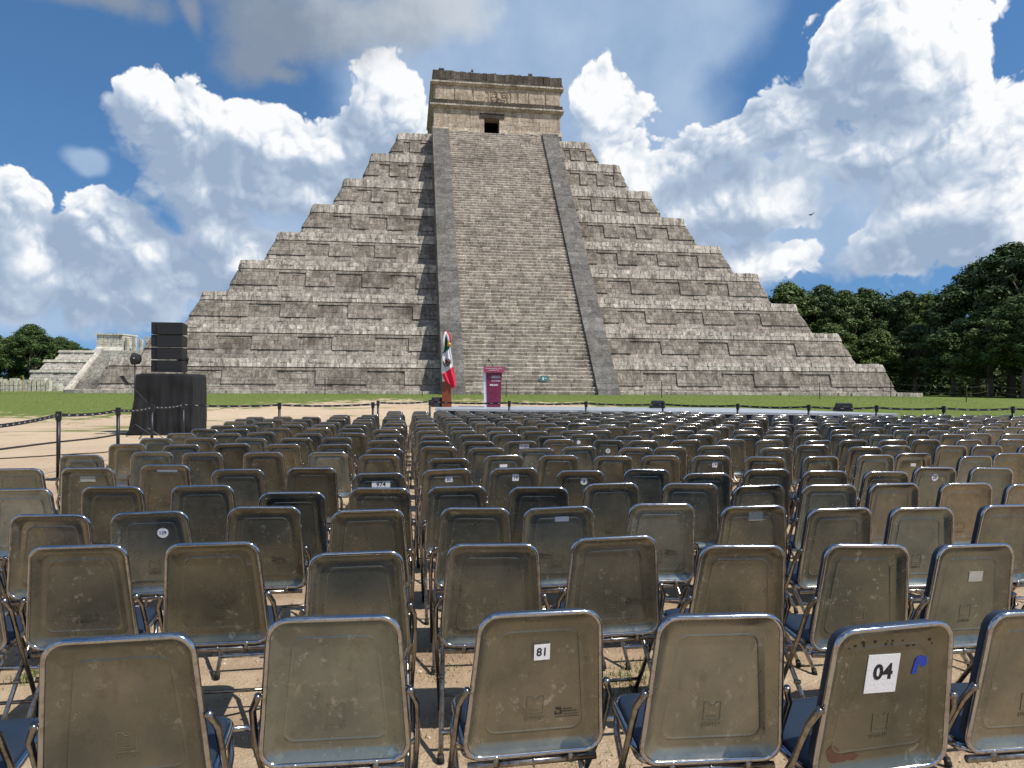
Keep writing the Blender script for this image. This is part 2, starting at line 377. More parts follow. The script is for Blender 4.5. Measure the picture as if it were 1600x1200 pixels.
for k in range(9):
    z0, z1, B, T = ZK[k], ZK[k + 1], BK[k], WK[k]
    H = z1 - z0; zc = z1 - 0.27 * H; zp = z0 + 0.27 * H
    Tc = T + 0.11
    wf = lambda z, B=B, Tc=Tc, z0=z0, zc=zc: B + (Tc - B) * (z - z0) / (zc - z0)
    wc = lambda z, T=T, zc=zc, z1=z1: T + 0.17 * (1 - (z - zc) / (z1 - zc))
    rr = 0.42
    mb = MB()
    # core
    core = []
    seg = [(-1, -1), (1, -1), (1, 1), (-1, 1)]
    def ring(w, z, r=rr):
        pts = []
        for (cx, cy, a0) in ((1, -1, -PI / 2), (1, 1, 0), (-1, 1, PI / 2), (-1, -1, PI)):
            for j in range(5):
                a = a0 + j * PI / 8; pts.append((cx * (w - r) + r * math.cos(a), cy * (w - r) + r * math.sin(a), z))
        return pts
    rs = [ring(B - 0.04, z0 - (0.3 if k == 0 else 0.02)), ring(Tc - 0.04, zc), ring(T + .07, zc + 0.005), ring(T - 0.06, z1 - 0.03)]
    n_ = len(rs[0]); fs = []
    for a in range(3):
        for j in range(n_): fs.append((a * n_ + j, a * n_ + (j + 1) % n_, (a + 1) * n_ + (j + 1) % n_, (a + 1) * n_ + j))
    fs.append(tuple(3 * n_ + j for j in range(n_)))
    mb.add([p for r_ in rs for p in r_], fs)
    cor = mb
    ta = MB(); ta.v, ta.f, ta.m = cor.v, cor.f, cor.m
    ext = min(7.0, T * 0.6); sL = B - rr + rr * PI / 2 + ext
    terr = ta.build('terrace', [M_core, M_stone], pyr)
    for sg in (-1, 1):
        a, b = (5.45, sL) if sg > 0 else (-sL, -5.45)
        fw = MB(); course(fw, a, b, wf, zp, zc, 0.38, 0.31, depth=0.12, jit=0.018, r=rr); fw.build('facing', M_stone, terr)
        fw = MB(); course(fw, a, b, wf, z0, zp, 0.32, 0.38, depth=0.12, jit=0.024, r=rr); fw.build('apron', M_apron, terr)
        cb = MB(); course(cb, a, b, wc, zc + 0.05, z1, 0.36 if k < 5 else 0.5, 0.33, off=0.045, depth=0.35, jit=0.03, r=rr, zj=0.03); cb.build('cornice', M_cornice, terr)
    zb_ = zc - 0.075 * H
    for sg in (-1, 1):
        a, b = (5.45, sL) if sg > 0 else (-sL, -5.45)
        fw = MB(); course(fw, a, b, wf, zb_, zc, 0.3, 0.40, off=0.10, depth=0.2, jit=0.010, r=rr); fw.build('raised_band', M_stone, terr)
    # raised panels: between recesses
    span = (Tc + B) / 2 - 5.94; wid = (0.115 + 0.045 * k / 8) * span
    cs = [0.165, 0.435, 0.71] if k < 8 else [0.2, 0.62]
    for sg in (-1, 1):
        edges = [5.47]
        for c_ in cs: edges += [5.94 + c_ * span - wid / 2, 5.94 + c_ * span + wid / 2]
        edges.append(sL)
        for i in range(0, len(edges), 2):
            a, b = edges[i], edges[i + 1]
            if b - a < 0.3: continue
            pb = MB()
            course(pb, min(sg * a, sg * b), max(sg * a, sg * b), wf, zp, zb_, 0.36, 0.34, off=0.10, depth=0.2, jit=0.010, r=rr)
            pb.build('raised_panel', M_stone, terr)
# plinth round the foot
pl = MB()
course(pl, -40, 40, lambda z: 28.9, -0.3, 0.20, 0.5, 1.1, depth=1.6, jit=0.05, r=0.6)
pl.build('plinth', M_cornice, pyr)

# staircase
NS = 91; ZT = 23.55; YB, YT = -30.33, -9.93; SWI, SWO = 4.28, 5.75
rise = ZT / NS; run = (YT - YB) / NS
st = MB()
for i in range(NS):
    x = -SWI; y0 = YB + i * run; z1 = (i + 1) * rise
    while x < SWI - 1e-3:
        e = min(SWI, x + random.uniform(0.28, 0.85))
        if SWI - e < 0.2: e = SWI
        o = random.uniform(-0.022, 0.022); dz = random.uniform(-0.018, 0.012)
        if random.random() < 0.03: dz -= 0.05; o += 0.05
        xa_, xb_, zb_ = x + .006, e - .006, z1 + dz; jb = random.uniform(-.01, .01); ch = random.uniform(.03, .055)
        pf = [(y0 + o + .022, z1 - rise - .03), (y0 + o + .016, z1 - rise + .02), (y0 + o - .012, zb_ - ch * .9 - .02), (y0 + o + ch * .8, zb_), (y0 + run + .12, zb_)]
        vs = [(xa_, y_, z_) for (y_, z_) in pf] + [(xb_, y_ + jb, z_) for (y_, z_) in pf]
        st.add(vs, [(q, 5 + q, 6 + q, 1 + q) for q in range(4)] + [(0, 1, 2, 3, 4), (9, 8, 7, 6, 5)])
        x = e
# fill under the steps
st.add([(-SWI, YB + 0.1, -0.3), (SWI, YB + 0.1, -0.3), (SWI, YT + 0.1, ZT - 0.12), (-SWI, YT + 0.1, ZT - 0.12)], [(0, 1, 2, 3)])
stair = st.build('staircase', M_step, pyr); stair.location.x = -0.15
for sg in (-1, 1):
    b = MB(); xa, xb = (SWI, SWO) if sg > 0 else (-SWO, -SWI)
    sl = math.hypot(YT - YB, ZT); nseg = 62; up = 0.32
    dy, dz = (YT - YB) / sl, ZT / sl; ny, nz = -dz, dy
    s = -0.3
    while s < sl - 0.05:
        e = min(sl, s + random.uniform(0.4, 0.75)); cuts = [xa, xa + (xb - xa) * random.uniform(0.3, 0.7), xb] if random.random() < 0.7 else [xa, xb]
        for c0_, c1_ in zip(cuts[:-1], cuts[1:]):
            o = up + random.uniform(-0.012, 0.012); p = []
            for oo in (-0.6, o):
                for (xx, q) in ((c0_ + .004, s + .005), (c1_ - .004, s + .005), (c1_ - .004, e - .005), (c0_ + .004, e - .005)):
                    p.append((xx, YB + dy * q + ny * oo, dz * q + nz * oo))
            b.hexa(p)
        s = e
    # side wall down to the terraces
    b.add([(xb - .02 if sg > 0 else xa + .02, YB + ny * up, nz * up - 0.4), (xb - .02 if sg > 0 else xa + .02, YT + ny * up, ZT), (xb - .02 if sg > 0 else xa + .02, YT + 6, ZT - .4), (xb - .02 if sg > 0 else xa + .02, -10, 0)], [(0, 1, 2, 3)])
    ob = b.build('balustrade', M_bal, stair)
    # masonry of the stair's flank
    fl = MB(); xo = sg * SWO
    nr = 68; rh = ZT / nr
    for i in range(nr):
        za, zb = i * rh, (i + 1) * rh; y = YB + (za + rh) / ZT * (YT - YB) - 0.1
        yend = y + 4.0
        while y < yend:
            e = y + random.uniform(0.3, 0.55); o = random.uniform(-0.012, 0.012)
            x0, x1 = (xo - 0.1, xo + 0.012 + o) if sg > 0 else (xo - 0.012 - o, xo + 0.1)
            fl.box(x0, x1, y + .005, e - .005, za + .006, zb - .006); y = e
    fl.build('flank_wall', M_stone, stair)

# temple
tmp = empty('temple', (0.3, 0, ZT), 0, pyr)
TW, TYF, TYB = 6.0, -7.9, 5.2
def trect(mb, x0, x1, z0, z1, y, bh, bw, off=0.0, dep=0.12, jit=0.01, slope=0.0, gap=0.012, zj=0.0, skip=None):
    nrow = max(1, round((z1 - z0) / bh)); hh = (z1 - z0) / nrow
    for i in range(nrow):
        za, zb = z0 + i * hh + gap / 2, z0 + (i + 1) * hh - gap / 2; x = x0
        while x < x1 - 1e-4:
            e = min(x1, x + bw * random.uniform(0.7, 1.4))
            if x1 - e < bw * 0.3: e = x1
            if skip and skip((x + e) / 2, (za + zb) / 2): x = e; continue
            o = off + random.uniform(-jit, jit); oa, obb = o + slope * (z1 - za) / max(1e-6, z1 - z0), o + slope * (z1 - zb) / max(1e-6, z1 - z0)
            zt = zb + random.uniform(-zj, zj)
            mb.hexa([(x + gap / 2, y - oa, za), (e - gap / 2, y - oa, za), (e - gap / 2, y + dep, za), (x + gap / 2, y + dep, za),
                     (x + gap / 2, y - obb, zt), (e - gap / 2, y - obb, zt), (e - gap / 2, y + dep, zt), (x + gap / 2, y + dep, zt)])
            x = e
DX0, DX1, DZ = -1.27, 0.16, 2.12
wl = MB()   # shell: left, right, over the door, sides, back
wl.box(-TW + .1, DX0 - .003, TYF + .1, TYF + 1.2, -0.1, 5.55); wl.box(DX1 + .003, TW - .1, TYF + .1, TYF + 1.2, -0.1, 5.55); wl.box(DX0 - .003, DX1 + .003, TYF + .1, TYF + 1.2, DZ + .003, 5.55)
wl.box(-TW + .1, -TW + 1.3, TYF + 1.2, TYB, -0.1, 5.55); wl.box(TW - 1.3, TW - .1, TYF + 1.2, TYB, -0.1, 5.55); wl.box(-TW + 1.3, TW - 1.3, TYB - 1.2, TYB, -0.1, 5.55)
trect(wl, -TW, DX0, 1.15, 2.85, TYF, 0.42, 0.75); trect(wl, DX1, TW, 1.15, 2.85, TYF, 0.42, 0.75)
trect(wl, DX0, DX1, 2.62, 2.85, TYF, 0.42, 0.75)
trect(wl, -TW - .1, DX0, 0.72, 1.15, TYF, 0.42, 0.6, slope=0.12); trect(wl, DX1, TW + .15, 0.72, 1.15, TYF, 0.42, 0.6, slope=0.12)
bc = MB(); trect(bc, -TW - .1, DX0, -0.1, 0.72, TYF, 0.42, 0.4, off=.12, slope=0.20, jit=.02, zj=.10); trect(bc, DX1, TW + .15, -0.1, 0.72, TYF, 0.42, 0.4, off=.12, slope=0.20, jit=.02, zj=.10); bc.build('base_course', M_bal, tmp)
def tside(mb, sg, z0, z1, bh, bw, off=0.0, slope=0.0, y0=TYF, y1=TYB):
    nrow = max(1, round((z1 - z0) / bh)); hh = (z1 - z0) / nrow
    for i in range(nrow):
        za, zb = z0 + i * hh + .006, z0 + (i + 1) * hh - .006; y = y0
        while y < y1 - 1e-4:
            e = min(y1, y + bw * random.uniform(0.7, 1.4)); o = off + random.uniform(-.01, .01)
            oa, ob_ = o + slope * (z1 - za) / (z1 - z0), o + slope * (z1 - zb) / (z1 - z0)
            xo = lambda q: sg * (TW + q)
            a_, b_ = sorted((xo(-.12), xo(oa))); c_, d_ = sorted((xo(-.12), xo(ob_)))
            mb.hexa([(a_, y + .005, za), (b_, y + .005, za), (b_, e - .005, za), (a_, e - .005, za), (c_, y + .005, zb), (d_, y + .005, zb), (d_, e - .005, zb), (c_, e - .005, zb)])
            y = e
for sg in (-1, 1):
    tside(wl, sg, -0.1, 1.15, 0.42, 0.6, slope=0.30); tside(wl, sg, 1.15, 2.85, 0.42, 0.7)
wall = wl.build('wall', M_temple, tmp)
for sg in (1,):
    db = MB(); db.box(DX0, DX1, TYF + 3.2, TYF + 3.4, -0.1, 2.6); db.box(-TW + 1.3, TW - 1.3, TYF + 1.2, TYB - 1.2, 2.7, 2.8); db.build('inner_room', M_void, tmp)
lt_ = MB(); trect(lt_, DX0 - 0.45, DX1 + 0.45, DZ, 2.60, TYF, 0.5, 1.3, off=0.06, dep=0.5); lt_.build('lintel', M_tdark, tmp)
def band(name, z0, z1, off, mat_, bh, bw, slope=0.0, jit=0.012, zj=0.0, inset=0.12):
    b = MB(); e = off + 0.0
    trect(b, -TW - e, TW + e, z0, z1, TYF, bh, bw, off=off, slope=slope, jit=jit, zj=zj, dep=inset)
    for sg in (-1, 1): tside(b, sg, z0, z1, bh, bw, off=off, slope=slope)
    return b.build(name, mat_, tmp)
band('moulding', 2.85, 3.06, 0.30, M_temple, 0.21, 0.8, slope=-0.26)
band('moulding', 3.06, 3.22, 0.34, M_tlight, 0.16, 0.9)
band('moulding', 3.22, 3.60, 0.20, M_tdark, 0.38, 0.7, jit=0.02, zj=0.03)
fz = MB(); trect(fz, -TW, TW, 3.60, 5.00, TYF, 0.47, 0.7, skip=None)
for sg in (-1, 1): tside(fz, sg, 3.60, 5.00, 0.47, 0.7)
frz = fz.build('frieze', M_temple, tmp)
for (a, b_) in ((-5.9, -4.15), (-4.05, -2.45), (-2.3, -1.2), (1.25, 1.75), (1.95, 2.9), (2.98, 4.45), (4.6, 5.9)):
    pb = MB(); trect(pb, a, b_, 3.68, 4.82, TYF, 0.57, 0.62, off=0.07, jit=0.008); pb.build('raised_panel', M_temple, frz)
mk = MB(); cxm = 0.05          # weathered stone mask over the door
for (x0, x1, z0_, z1_, o) in ((-.75, .8, 4.66, 4.78, .16), (-.72, -.34, 4.40, 4.50, .12), (.36, .74, 4.40, 4.50, .12), (-.74, -.66, 4.16, 4.38, .12), (.68, .76, 4.16, 4.38, .12), (-.60, -.40, 4.16, 4.32, .20), (.42, .60, 4.16, 4.32, .20), (-.12, .14, 4.05, 4.55, .30), (-.09, .11, 3.98, 4.14, .42),
                              (-.65, -.2, 3.88, 4.02, .17), (.22, .68, 3.88, 4.02, .17), (-.5, .52, 3.70, 3.82, .13), (.86, 1.0, 3.75, 4.6, .12), (-.92, -.82, 3.75, 4.6, .10)):
    mk.box(cxm + x0, cxm + x1, TYF - o * .55 - .02, TYF - 0.012, z0_, z1_)
mk.build('stone_mask', M_temple, frz)
band('cornice', 5.00, 5.18, 0.28, M_temple, 0.18, 0.8, slope=-0.22)
band('cornice', 5.18, 5.34, 0.32, M_tlight, 0.16, 0.9)
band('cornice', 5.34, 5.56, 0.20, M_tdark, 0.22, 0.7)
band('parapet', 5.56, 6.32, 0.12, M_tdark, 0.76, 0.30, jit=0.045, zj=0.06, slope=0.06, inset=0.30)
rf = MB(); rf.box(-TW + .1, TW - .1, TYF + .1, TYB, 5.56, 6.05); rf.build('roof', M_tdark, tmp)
M_steel = flat('grey_painted_metal', (0.10, 0.10, 0.10), 0.5, 0.3)
for (x, w_, hh_) in ((3.15, .38, .14), (-5.3, .5, .12), (-2.4, .2, .16)):
    q = MB(); q.tube([(x, TYF + .4, 6.0), (x, TYF + .4, 6.62)], .04, 6); q.box(x - w_ / 2, x + w_ / 2, TYF + .28, TYF + .52, 6.60, 6.60 + hh_); q.build('roof_lamp', M_steel, tmp)

# small teal sign standing on the lowest steps
p = Vector((0, 0, 0)); sg_ = empty('notice_board', (AX + CP * 0.75 - SP * (-29.75), AD + SP * 0.75 + CP * (-29.75), Z0 + 3 * rise), PHI)
tag(sg_, 'small teal notice board on the lowest stone steps right of the podium', 'sign')
b = MB(); b.box(-.26, .26, -.02, .0, .10, .46); b.build('board', flat('teal_paint', (0.06, 0.19, 0.20), 0.5), sg_)
b = MB(); b.tube([(-.2, 0.01, 0), (-.2, 0.01, .4)], .012); b.tube([(.2, .01, 0), (.2, .01, .4)], .012); b.build('leg', M_steel, sg_)
b = MB(); b.box(-.13, -.03, -.024, -.021, .18, .36); b.box(.02, .16, -.024, -.021, .27, .31); b.build('pictogram', flat('white_paint', (0.75, 0.75, 0.75), 0.5), sg_)

# ------------------------------------------------------------------ ruin on the left, far behind
RY = 150.0
ru = empty('ruined_temple', atY(100, 617, RY) - Vector((0, 0, 0)), 0)
tag(ru, 'pale ruined temple on a three stepped platform, far left beyond the pyramid', 'ruin')
ox, oz = ru.location.x, ru.location.z
def rx(px): return atY(px, 600, RY).x - ox
def rz(py): return atY(100, py, RY).z - oz
def blockwall(mb, x0a, x1a, x0b, x1b, y0, y1, z0, z1, bh, bw, depth=20.0, jit=.05):
    n_ = max(1, round((z1 - z0) / bh))
    for i in range(n_):
        t0, t1 = i / n_, (i + 1) / n_
        xa0, xa1 = x0a + (x0b - x0a) * t0, x1a + (x1b - x1a) * t0; xb0, xb1 = x0a + (x0b - x0a) * t1, x1a + (x1b - x1a) * t1
        ya, yb = y0 + (y1 - y0) * t0, y0 + (y1 - y0) * t1; za, zb = z0 + (z1 - z0) * t0, z0 + (z1 - z0) * t1
        u = 0.0; wtot = xa1 - xa0
        while u < 1 - 1e-4:
            e = min(1, u + bw * random.uniform(.6, 1.5) / wtot); j = random.uniform(-jit, jit)
            mb.hexa([(xa0 + (xa1 - xa0) * u, ya + j, za), (xa0 + (xa1 - xa0) * e - .03, ya + j, za), (xa0 + (xa1 - xa0) * e - .03, ya + depth, za), (xa0 + (xa1 - xa0) * u, ya + depth, za),
                     (xb0 + (xb1 - xb0) * u, yb + j, zb - .03), (xb0 + (xb1 - xb0) * e - .03, yb + j, zb - .03), (xb0 + (xb1 - xb0) * e - .03, yb + depth, zb - .03), (xb0 + (xb1 - xb0) * u, yb + depth, zb - .03)])
            u = e
for (xl0, xl1, y0p, y1p, yy) in ((36, 44, 617, 589, 0.0), (46, 53, 588, 572, 2.5), (58, 65, 571, 556, 5.0)):
    t_ = MB(); blockwall(t_, rx(xl0), rx(330), rx(xl1), rx(326), yy, yy + 1.2, rz(y0p), rz(y1p), 0.5, 0.8); t0 = t_.build('platform_tier', M_ruin2, ru)
    c_ = MB(); blockwall(c_, rx(xl1 - 3), rx(326), rx(xl1 - 2), rx(326), yy + .9, yy + 1.0, rz(y1p), rz(y1p - 4), 0.5, 1.0); c_.build('cornice', M_ruin, t0)
t_ = MB(); n_ = 34
for i in range(n_):      # stair
    za, zb = rz(620) + (rz(552) - rz(620)) * i / n_, rz(620) + (rz(552) - rz(620)) * (i + 1) / n_; ya = -5 + 11 * i / n_
    blockwall(t_, rx(134), rx(210), rx(134), rx(210), ya, ya, za, zb, 1.0, 1.2, depth=3, jit=.03)
ts = t_.build('stairway', M_ruin2, ru)
for (xa, xb) in ((126, 134), (210, 218)):
    t_ = MB(); x0, x1 = rx(xa), rx(xb); za, zb = rz(620), rz(552)
    t_.hexa([(x0, -6, za - .3), (x1, -6, za - .3), (x1, 6, za - .3), (x0, 6, za - .3), (x0, -5.5, za + .7), (x1, -5.5, za + .7), (x1, 6.5, zb + .5), (x0, 6.5, zb + .5)]); t_.build('balustrade', M_ruin, ts)
for (xa, xb, yt_) in ((115, 158, 524), (214, 250, 526)):
    t_ = MB(); blockwall(t_, rx(xa - 2), rx(xb + 1), rx(xa), rx(xb), 7.5, 8.2, rz(553), rz(545), .5, .7, depth=6); blockwall(t_, rx(xa), rx(xb), rx(xa), rx(xb), 8.3, 8.3, rz(545), rz(yt_ + 2), .5, .7, depth=6)
    w_ = t_.build('temple_wall', M_ruin, ru)
    t_ = MB(); blockwall(t_, rx(xa - 1.5), rx(xb + 1), rx(xa - 1.5), rx(xb + 1), 8.0, 8.0, rz(yt_ + 2), rz(yt_ - .5), .3, .9, depth=6.5); t_.build('cornice', M_ruin, w_)
for i, px in enumerate((161, 166.5, 172, 177.5, 183, 188.5, 194, 199.5, 205, 210)):
    t_ = MB(); top = 531 + random.uniform(-1, 3) - (6 if i in (2, 6) else 0); blockwall(t_, rx(px), rx(px + 4), rx(px), rx(px + 4), 8.4 + (i % 2) * 2, 8.4 + (i % 2) * 2, rz(553), rz(top), .6, .7, depth=.6); t_.build('column', M_ruin if i % 2 else M_ruin2, ru)
x = -60.0
while x < 132:
    wpx = random.uniform(4.2, 5.6); top = random.uniform(598, 603)
    t_ = MB(); blockwall(t_, rx(x), rx(x + wpx), rx(x), rx(x + wpx), -12, -12, rz(620), rz(top), .7, .8, depth=.9); t_.build('column', M_ruin, ru); x += wpx + random.uniform(1.0, 2.2)
t_ = MB(); blockwall(t_, rx(-60), rx(138), rx(-60), rx(138), -9.5, -9.5, rz(622), rz(606), .5, .9, depth=1.0); t_.build('low_wall', M_ruin, ru)

# ------------------------------------------------------------------ trees
h = mat('leaf_green'); o = h.obj()
c = h.ramp(h.island(), [(0.0, (0.032, 0.064, 0.016)), (0.4, (0.056, 0.100, 0.024)), (0.75, (0.082, 0.130, 0.032)), (1.0, (0.120, 0.165, 0.048))])
cl = h.noise(o, 0.55, 4, 0.6); c = h.mix(h.ramp(cl, [(0.40, 0.0), (0.65, 0.6)]), c, (0.052, 0.080, 0.018))
c = h.mix(1.0, c, h.ramp(h.orand(), [(0.0, (0.75, 0.80, 0.8)), (0.5, (1.0, 1.0, 0.9)), (1.0, (1.35, 1.22, 0.9))]), 'MULTIPLY')
h.color(c); h.rough(0.55); h.bsdf.inputs['Specular IOR Level'].default_value = 0.3
M_leaf = h.mat
M_bark = flat('pale_bark', (0.20, 0.17, 0.13), 0.9, 0, 0.4, 3.0, 0.4)
def tree_proto(seed, Ht, Wd, nclump, nleaf, leaf, low=0.25):
    rnd = random.Random(seed); root = empty('broadleaf_tree')
    tb = MB(); th = Ht * 0.55; lean = rnd.uniform(-.06, .06) * Ht
    tb.tube([(0, 0, -0.6), (lean * .3, 0, th * .35), (lean * .7, .2, th * .7), (lean, .1, th)], [Wd * .035, Wd * .026, Wd * .02, Wd * .012], 8)
    cl = []
    for i in range(nclump):
        a = rnd.uniform(0, 2 * PI); q = rnd.uniform(low, 1.0) ** 0.8; env = math.sin(min(1, (1.02 - q) * 1.9) * PI / 2) * (0.55 + 0.45 * min(1, (q - low + .1) / .3))
        rad = Wd / 2 * env * math.sqrt(rnd.uniform(0.15, 1.0)); cr = rnd.choice((rnd.uniform(.035, .08), rnd.uniform(.06, .13))) * Wd
        cl.append((lean + rad * math.cos(a), rad * math.sin(a), Ht * q - cr * .4, cr))
    for (x, y, z, r_) in cl[:14]:
        zb = th * rnd.uniform(.35, .9); tb.tube([(lean * zb / th, 0.05, zb), (x * .5, y * .5, (zb + z) / 2), (x, y, z)], [Wd * .012, Wd * .008, Wd * .003], 5)
    tb.build('trunk', M_bark, root, True)
    lb = MB(); tot = sum(c[3] ** 2 for c in cl)
    for (x, y, z, r_) in cl:
        for _ in range(int(nleaf * r_ ** 2 / tot)):
            d = Vector((rnd.gauss(0, 1), rnd.gauss(0, 1), rnd.gauss(0, 1))).normalized(); q = r_ * rnd.uniform(.35, 1.0) * (1.18 if rnd.random() < .15 else 1)
            p = Vector((x, y, z)) + Vector((d.x * q, d.y * q, d.z * q * .68))
            n = (d + Vector((rnd.gauss(0, .6), rnd.gauss(0, .6), rnd.gauss(.5, .6)))).normalized(); t = n.orthogonal().normalized(); t.rotate(Matrix.Rotation(rnd.uniform(0, 6.3), 3, n)); b2 = n.cross(t)
            s = leaf * rnd.uniform(.6, 1.4); w_ = s * .45
            lb.add([p - t * s, p + b2 * w_ - t * s * .2, p + t * s, p - b2 * w_ + t * s * .1], [(0, 1, 2, 3)])
    lb.build('crown', M_leaf, root)
    return root
protos = [tree_proto(11, 14.5, 12, 170, 26000, .20), tree_proto(12, 16.0, 11, 170, 26000, .19, .3), tree_proto(13, 13.5, 13, 165, 26000, .20, .2), tree_proto(14, 15.5, 12, 150, 24000, .21, .15)]
used = [False] * 4
rt = random.Random(5)
def ordn(n):
    w = ['zeroth', 'first', 'second', 'third', 'fourth', 'fifth', 'sixth', 'seventh', 'eighth', 'ninth', 'tenth', 'eleventh', 'twelfth', 'thirteenth', 'fourteenth', 'fifteenth', 'sixteenth', 'seventeenth', 'eighteenth', 'nineteenth', 'twentieth']
    return w[n] if n <= 20 else (('twenty-' if n < 30 else 'thirty-') + w[n % 10] if n % 10 else 'thirtieth')
def put_tree(px, Y, top_py, label, group, k=None, wide=1.0):
    k = rt.randrange(4) if k is None else k
    Ht = (14.5, 16.0, 13.5, 15.5)[k]
    P_ = atY(px, 600, Y); gz = ground_z(P_.x, Y); top = atY(px, top_py, Y).z; s = (top - gz) / (Ht * 1.0)
    o = protos[k] if not used[k] else copy_tree(protos[k]); used[k] = True
    o.location = (P_.x, Y, gz - .1); o.rotation_euler = (0, 0, rt.uniform(0, 6.28)); o.scale = (s * wide, s * wide, s)
    return tag(o, label, 'tree', group)
G = 'trees standing along the right edge of the lawn'
TR = [(1178, 104, 448, 1.0), (1232, 98, 437, 1.05), (1285, 100, 440, 1.0), (1318, 94, 448, .95), (1362, 96, 441, 1.0), (1408, 92, 446, .95), (1448, 88, 452, .95), (1492, 86, 436, 1.0), (1528, 76, 402, 1.1), (1580, 70, 372, 1.15), (1655, 66, 352, 1.2), (1740, 60, 350, 1.2)]
for i, (px, Y, tp, w_) in enumerate(TR):
    where = 'beside the pyramid' if i == 0 else 'counting right from the pyramid'
    put_tree(px, Y, tp, 'dense green tree, %s in the back row %s' % (ordn(i + 1), where), G, wide=w_)
TF = [(1300, 84, 500), (1372, 80, 508), (1430, 78, 500), (1490, 72, 490), (1545, 66, 470), (1600, 60, 450), (1668, 56, 440)]
for i, (px, Y, tp) in enumerate(TF):
    put_tree(px, Y, tp, 'lower leafy tree, %s of the front row counting right from the pyramid' % ordn(i + 1), G, wide=1.35)
GL = 'trees far left behind the ruined temple'
for i, (px, Y, tp) in enumerate([(-50, 185, 540), (-10, 190, 526), (22, 185, 532), (48, 180, 514), (72, 190, 538), (92, 195, 534), (112, 200, 540), (135, 205, 552)]):
    put_tree(px, Y, tp, 'small looking far tree, %s from the left behind the ruined temple' % ordn(i + 1), GL, wide=1.25)
# undergrowth that closes the wood's foot
ub = MB(); ru_ = random.Random(3)
def scrub(mb, x, y, z, r_, n, leaf):
    for _ in range(n):
        d = Vector((ru_.gauss(0, 1), ru_.gauss(0, 1), abs(ru_.gauss(0, 1)))).normalized(); q = r_ * ru_.uniform(.3, 1.0)
        p_ = Vector((x, y, z)) + d * q; n_ = (d + Vector((ru_.gauss(0, .7), ru_.gauss(0, .7), .5))).normalized(); t = n_.orthogonal().normalized(); t.rotate(Matrix.Rotation(ru_.uniform(0, 6.3), 3, n_)); b2 = n_.cross(t); s = leaf * ru_.uniform(.6, 1.4)
        mb.add([p_ - t * s, p_ + b2 * s * .45, p_ + t * s, p_ - b2 * s * .45], [(0, 1, 2, 3)])
for i in range(190):
    t = i / 189; px = 1395 + 420 * t + ru_.uniform(-14, 14); Y = 92 - 34 * t + ru_.uniform(0, 7); P_ = atY(px, 600, Y)
    scrub(ub, P_.x, Y, ground_z(P_.x, Y), ru_.uniform(1.6, 4.6), 260, .22)
for i in range(70):
    t = i / 69; px = 1180 + 240 * t; Y = 112 - 12 * t + ru_.uniform(0, 6); P_ = atY(px, 600, Y)
    scrub(ub, P_.x, Y, ground_z(P_.x, Y), ru_.uniform(2, 4.5), 240, .3)
for i in range(46):
    t = i / 45; px = -80 + 210 * t; Y = 176 + ru_.uniform(0, 6); P_ = atY(px, 600, Y)
    scrub(ub, P_.x, Y, ground_z(P_.x, Y), ru_.uniform(3, 6), 200, .42)
o_ = ub.build('undergrowth', M_leaf); tag(o_, 'dark leafy undergrowth at the foot of the trees', 'undergrowth', None, 'stuff')
# wood behind the first rows, one mass
wb_ = MB()
for i in range(260):
    t = ru_.random(); px = 1190 + 650 * t; Y = 118 - 34 * t + ru_.uniform(0, 14); P_ = atY(px, 600, Y); top = atY(px, 470 - 55 * t, Y).z
    scrub(wb_, P_.x, Y, ground_z(P_.x, Y) + ru_.uniform(0, .72) * top, ru_.uniform(3, 5), 200, .45)
o_ = wb_.build('woods', M_leaf); tag(o_, 'dark wood closing the view behind the rows of trees', 'woods', None, 'stuff')

# ------------------------------------------------------------------ lawn blades, pebbles, weeds
M_blade = None
h = mat('grass_blade'); h.color(h.ramp(h.island(), [(0, (0.07, 0.11, 0.02)), (0.6, (0.13, 0.19, 0.04)), (1, (0.25, 0.25, 0.09))])); h.rough(0.7); M_blade = h.mat
gb = MB(); rg = random.Random(9)
def blade(mb, x, y, z, hh, w_):
    a = rg.uniform(0, 6.28); dx, dy = math.cos(a) * w_, math.sin(a) * w_; lx_, ly_ = rg.gauss(0, .35) * hh, rg.gauss(0, .35) * hh
    mb.add([(x - dx, y - dy, z), (x + dx, y + dy, z), (x + lx_, y + ly_, z + hh)], [(0, 1, 2)])
cnt = 0
while cnt < 26000:
    ly = rg.uniform(23, 48); lx = rg.uniform(-32, 34)
    lim = 32 if lx < -10 else (38 if lx < 9 else 23)
    if ly < lim + rg.gauss(0, 1.4): 
        if rg.random() > .02: continue
    p = L2W(lx, ly); blade(gb, p.x, p.y, ground_z(p.x, p.y) - .01, rg.uniform(.03, .09), .008 + .004 * rg.random()); cnt += 1
tag(gb.build('grass', M_blade), 'short green lawn grass in front of the pyramid', 'grass', None, 'stuff')
wd = MB()
for (px, py, rad, n) in ((60, 1062, .10, 260), (700, 1045, .16, 90), (985, 1065, .14, 260), (760, 1160, .2, 60), (930, 1180, .25, 60), (640, 1190, .2, 40), (1010, 1040, .12, 80), (690, 985, .12, 50), (315, 683, .25, 80)):
    c_ = at(px, py, 0)
    for _ in range(n): blade(wd, c_.x + rg.gauss(0, rad * .5), c_.y + rg.gauss(0, rad * .8), 0, rg.uniform(.015, .045), .003)
tag(wd.build('weeds', M_blade), 'sparse green weeds growing in the sandy ground between chairs', 'weeds', None, 'stuff')
pb = MB()
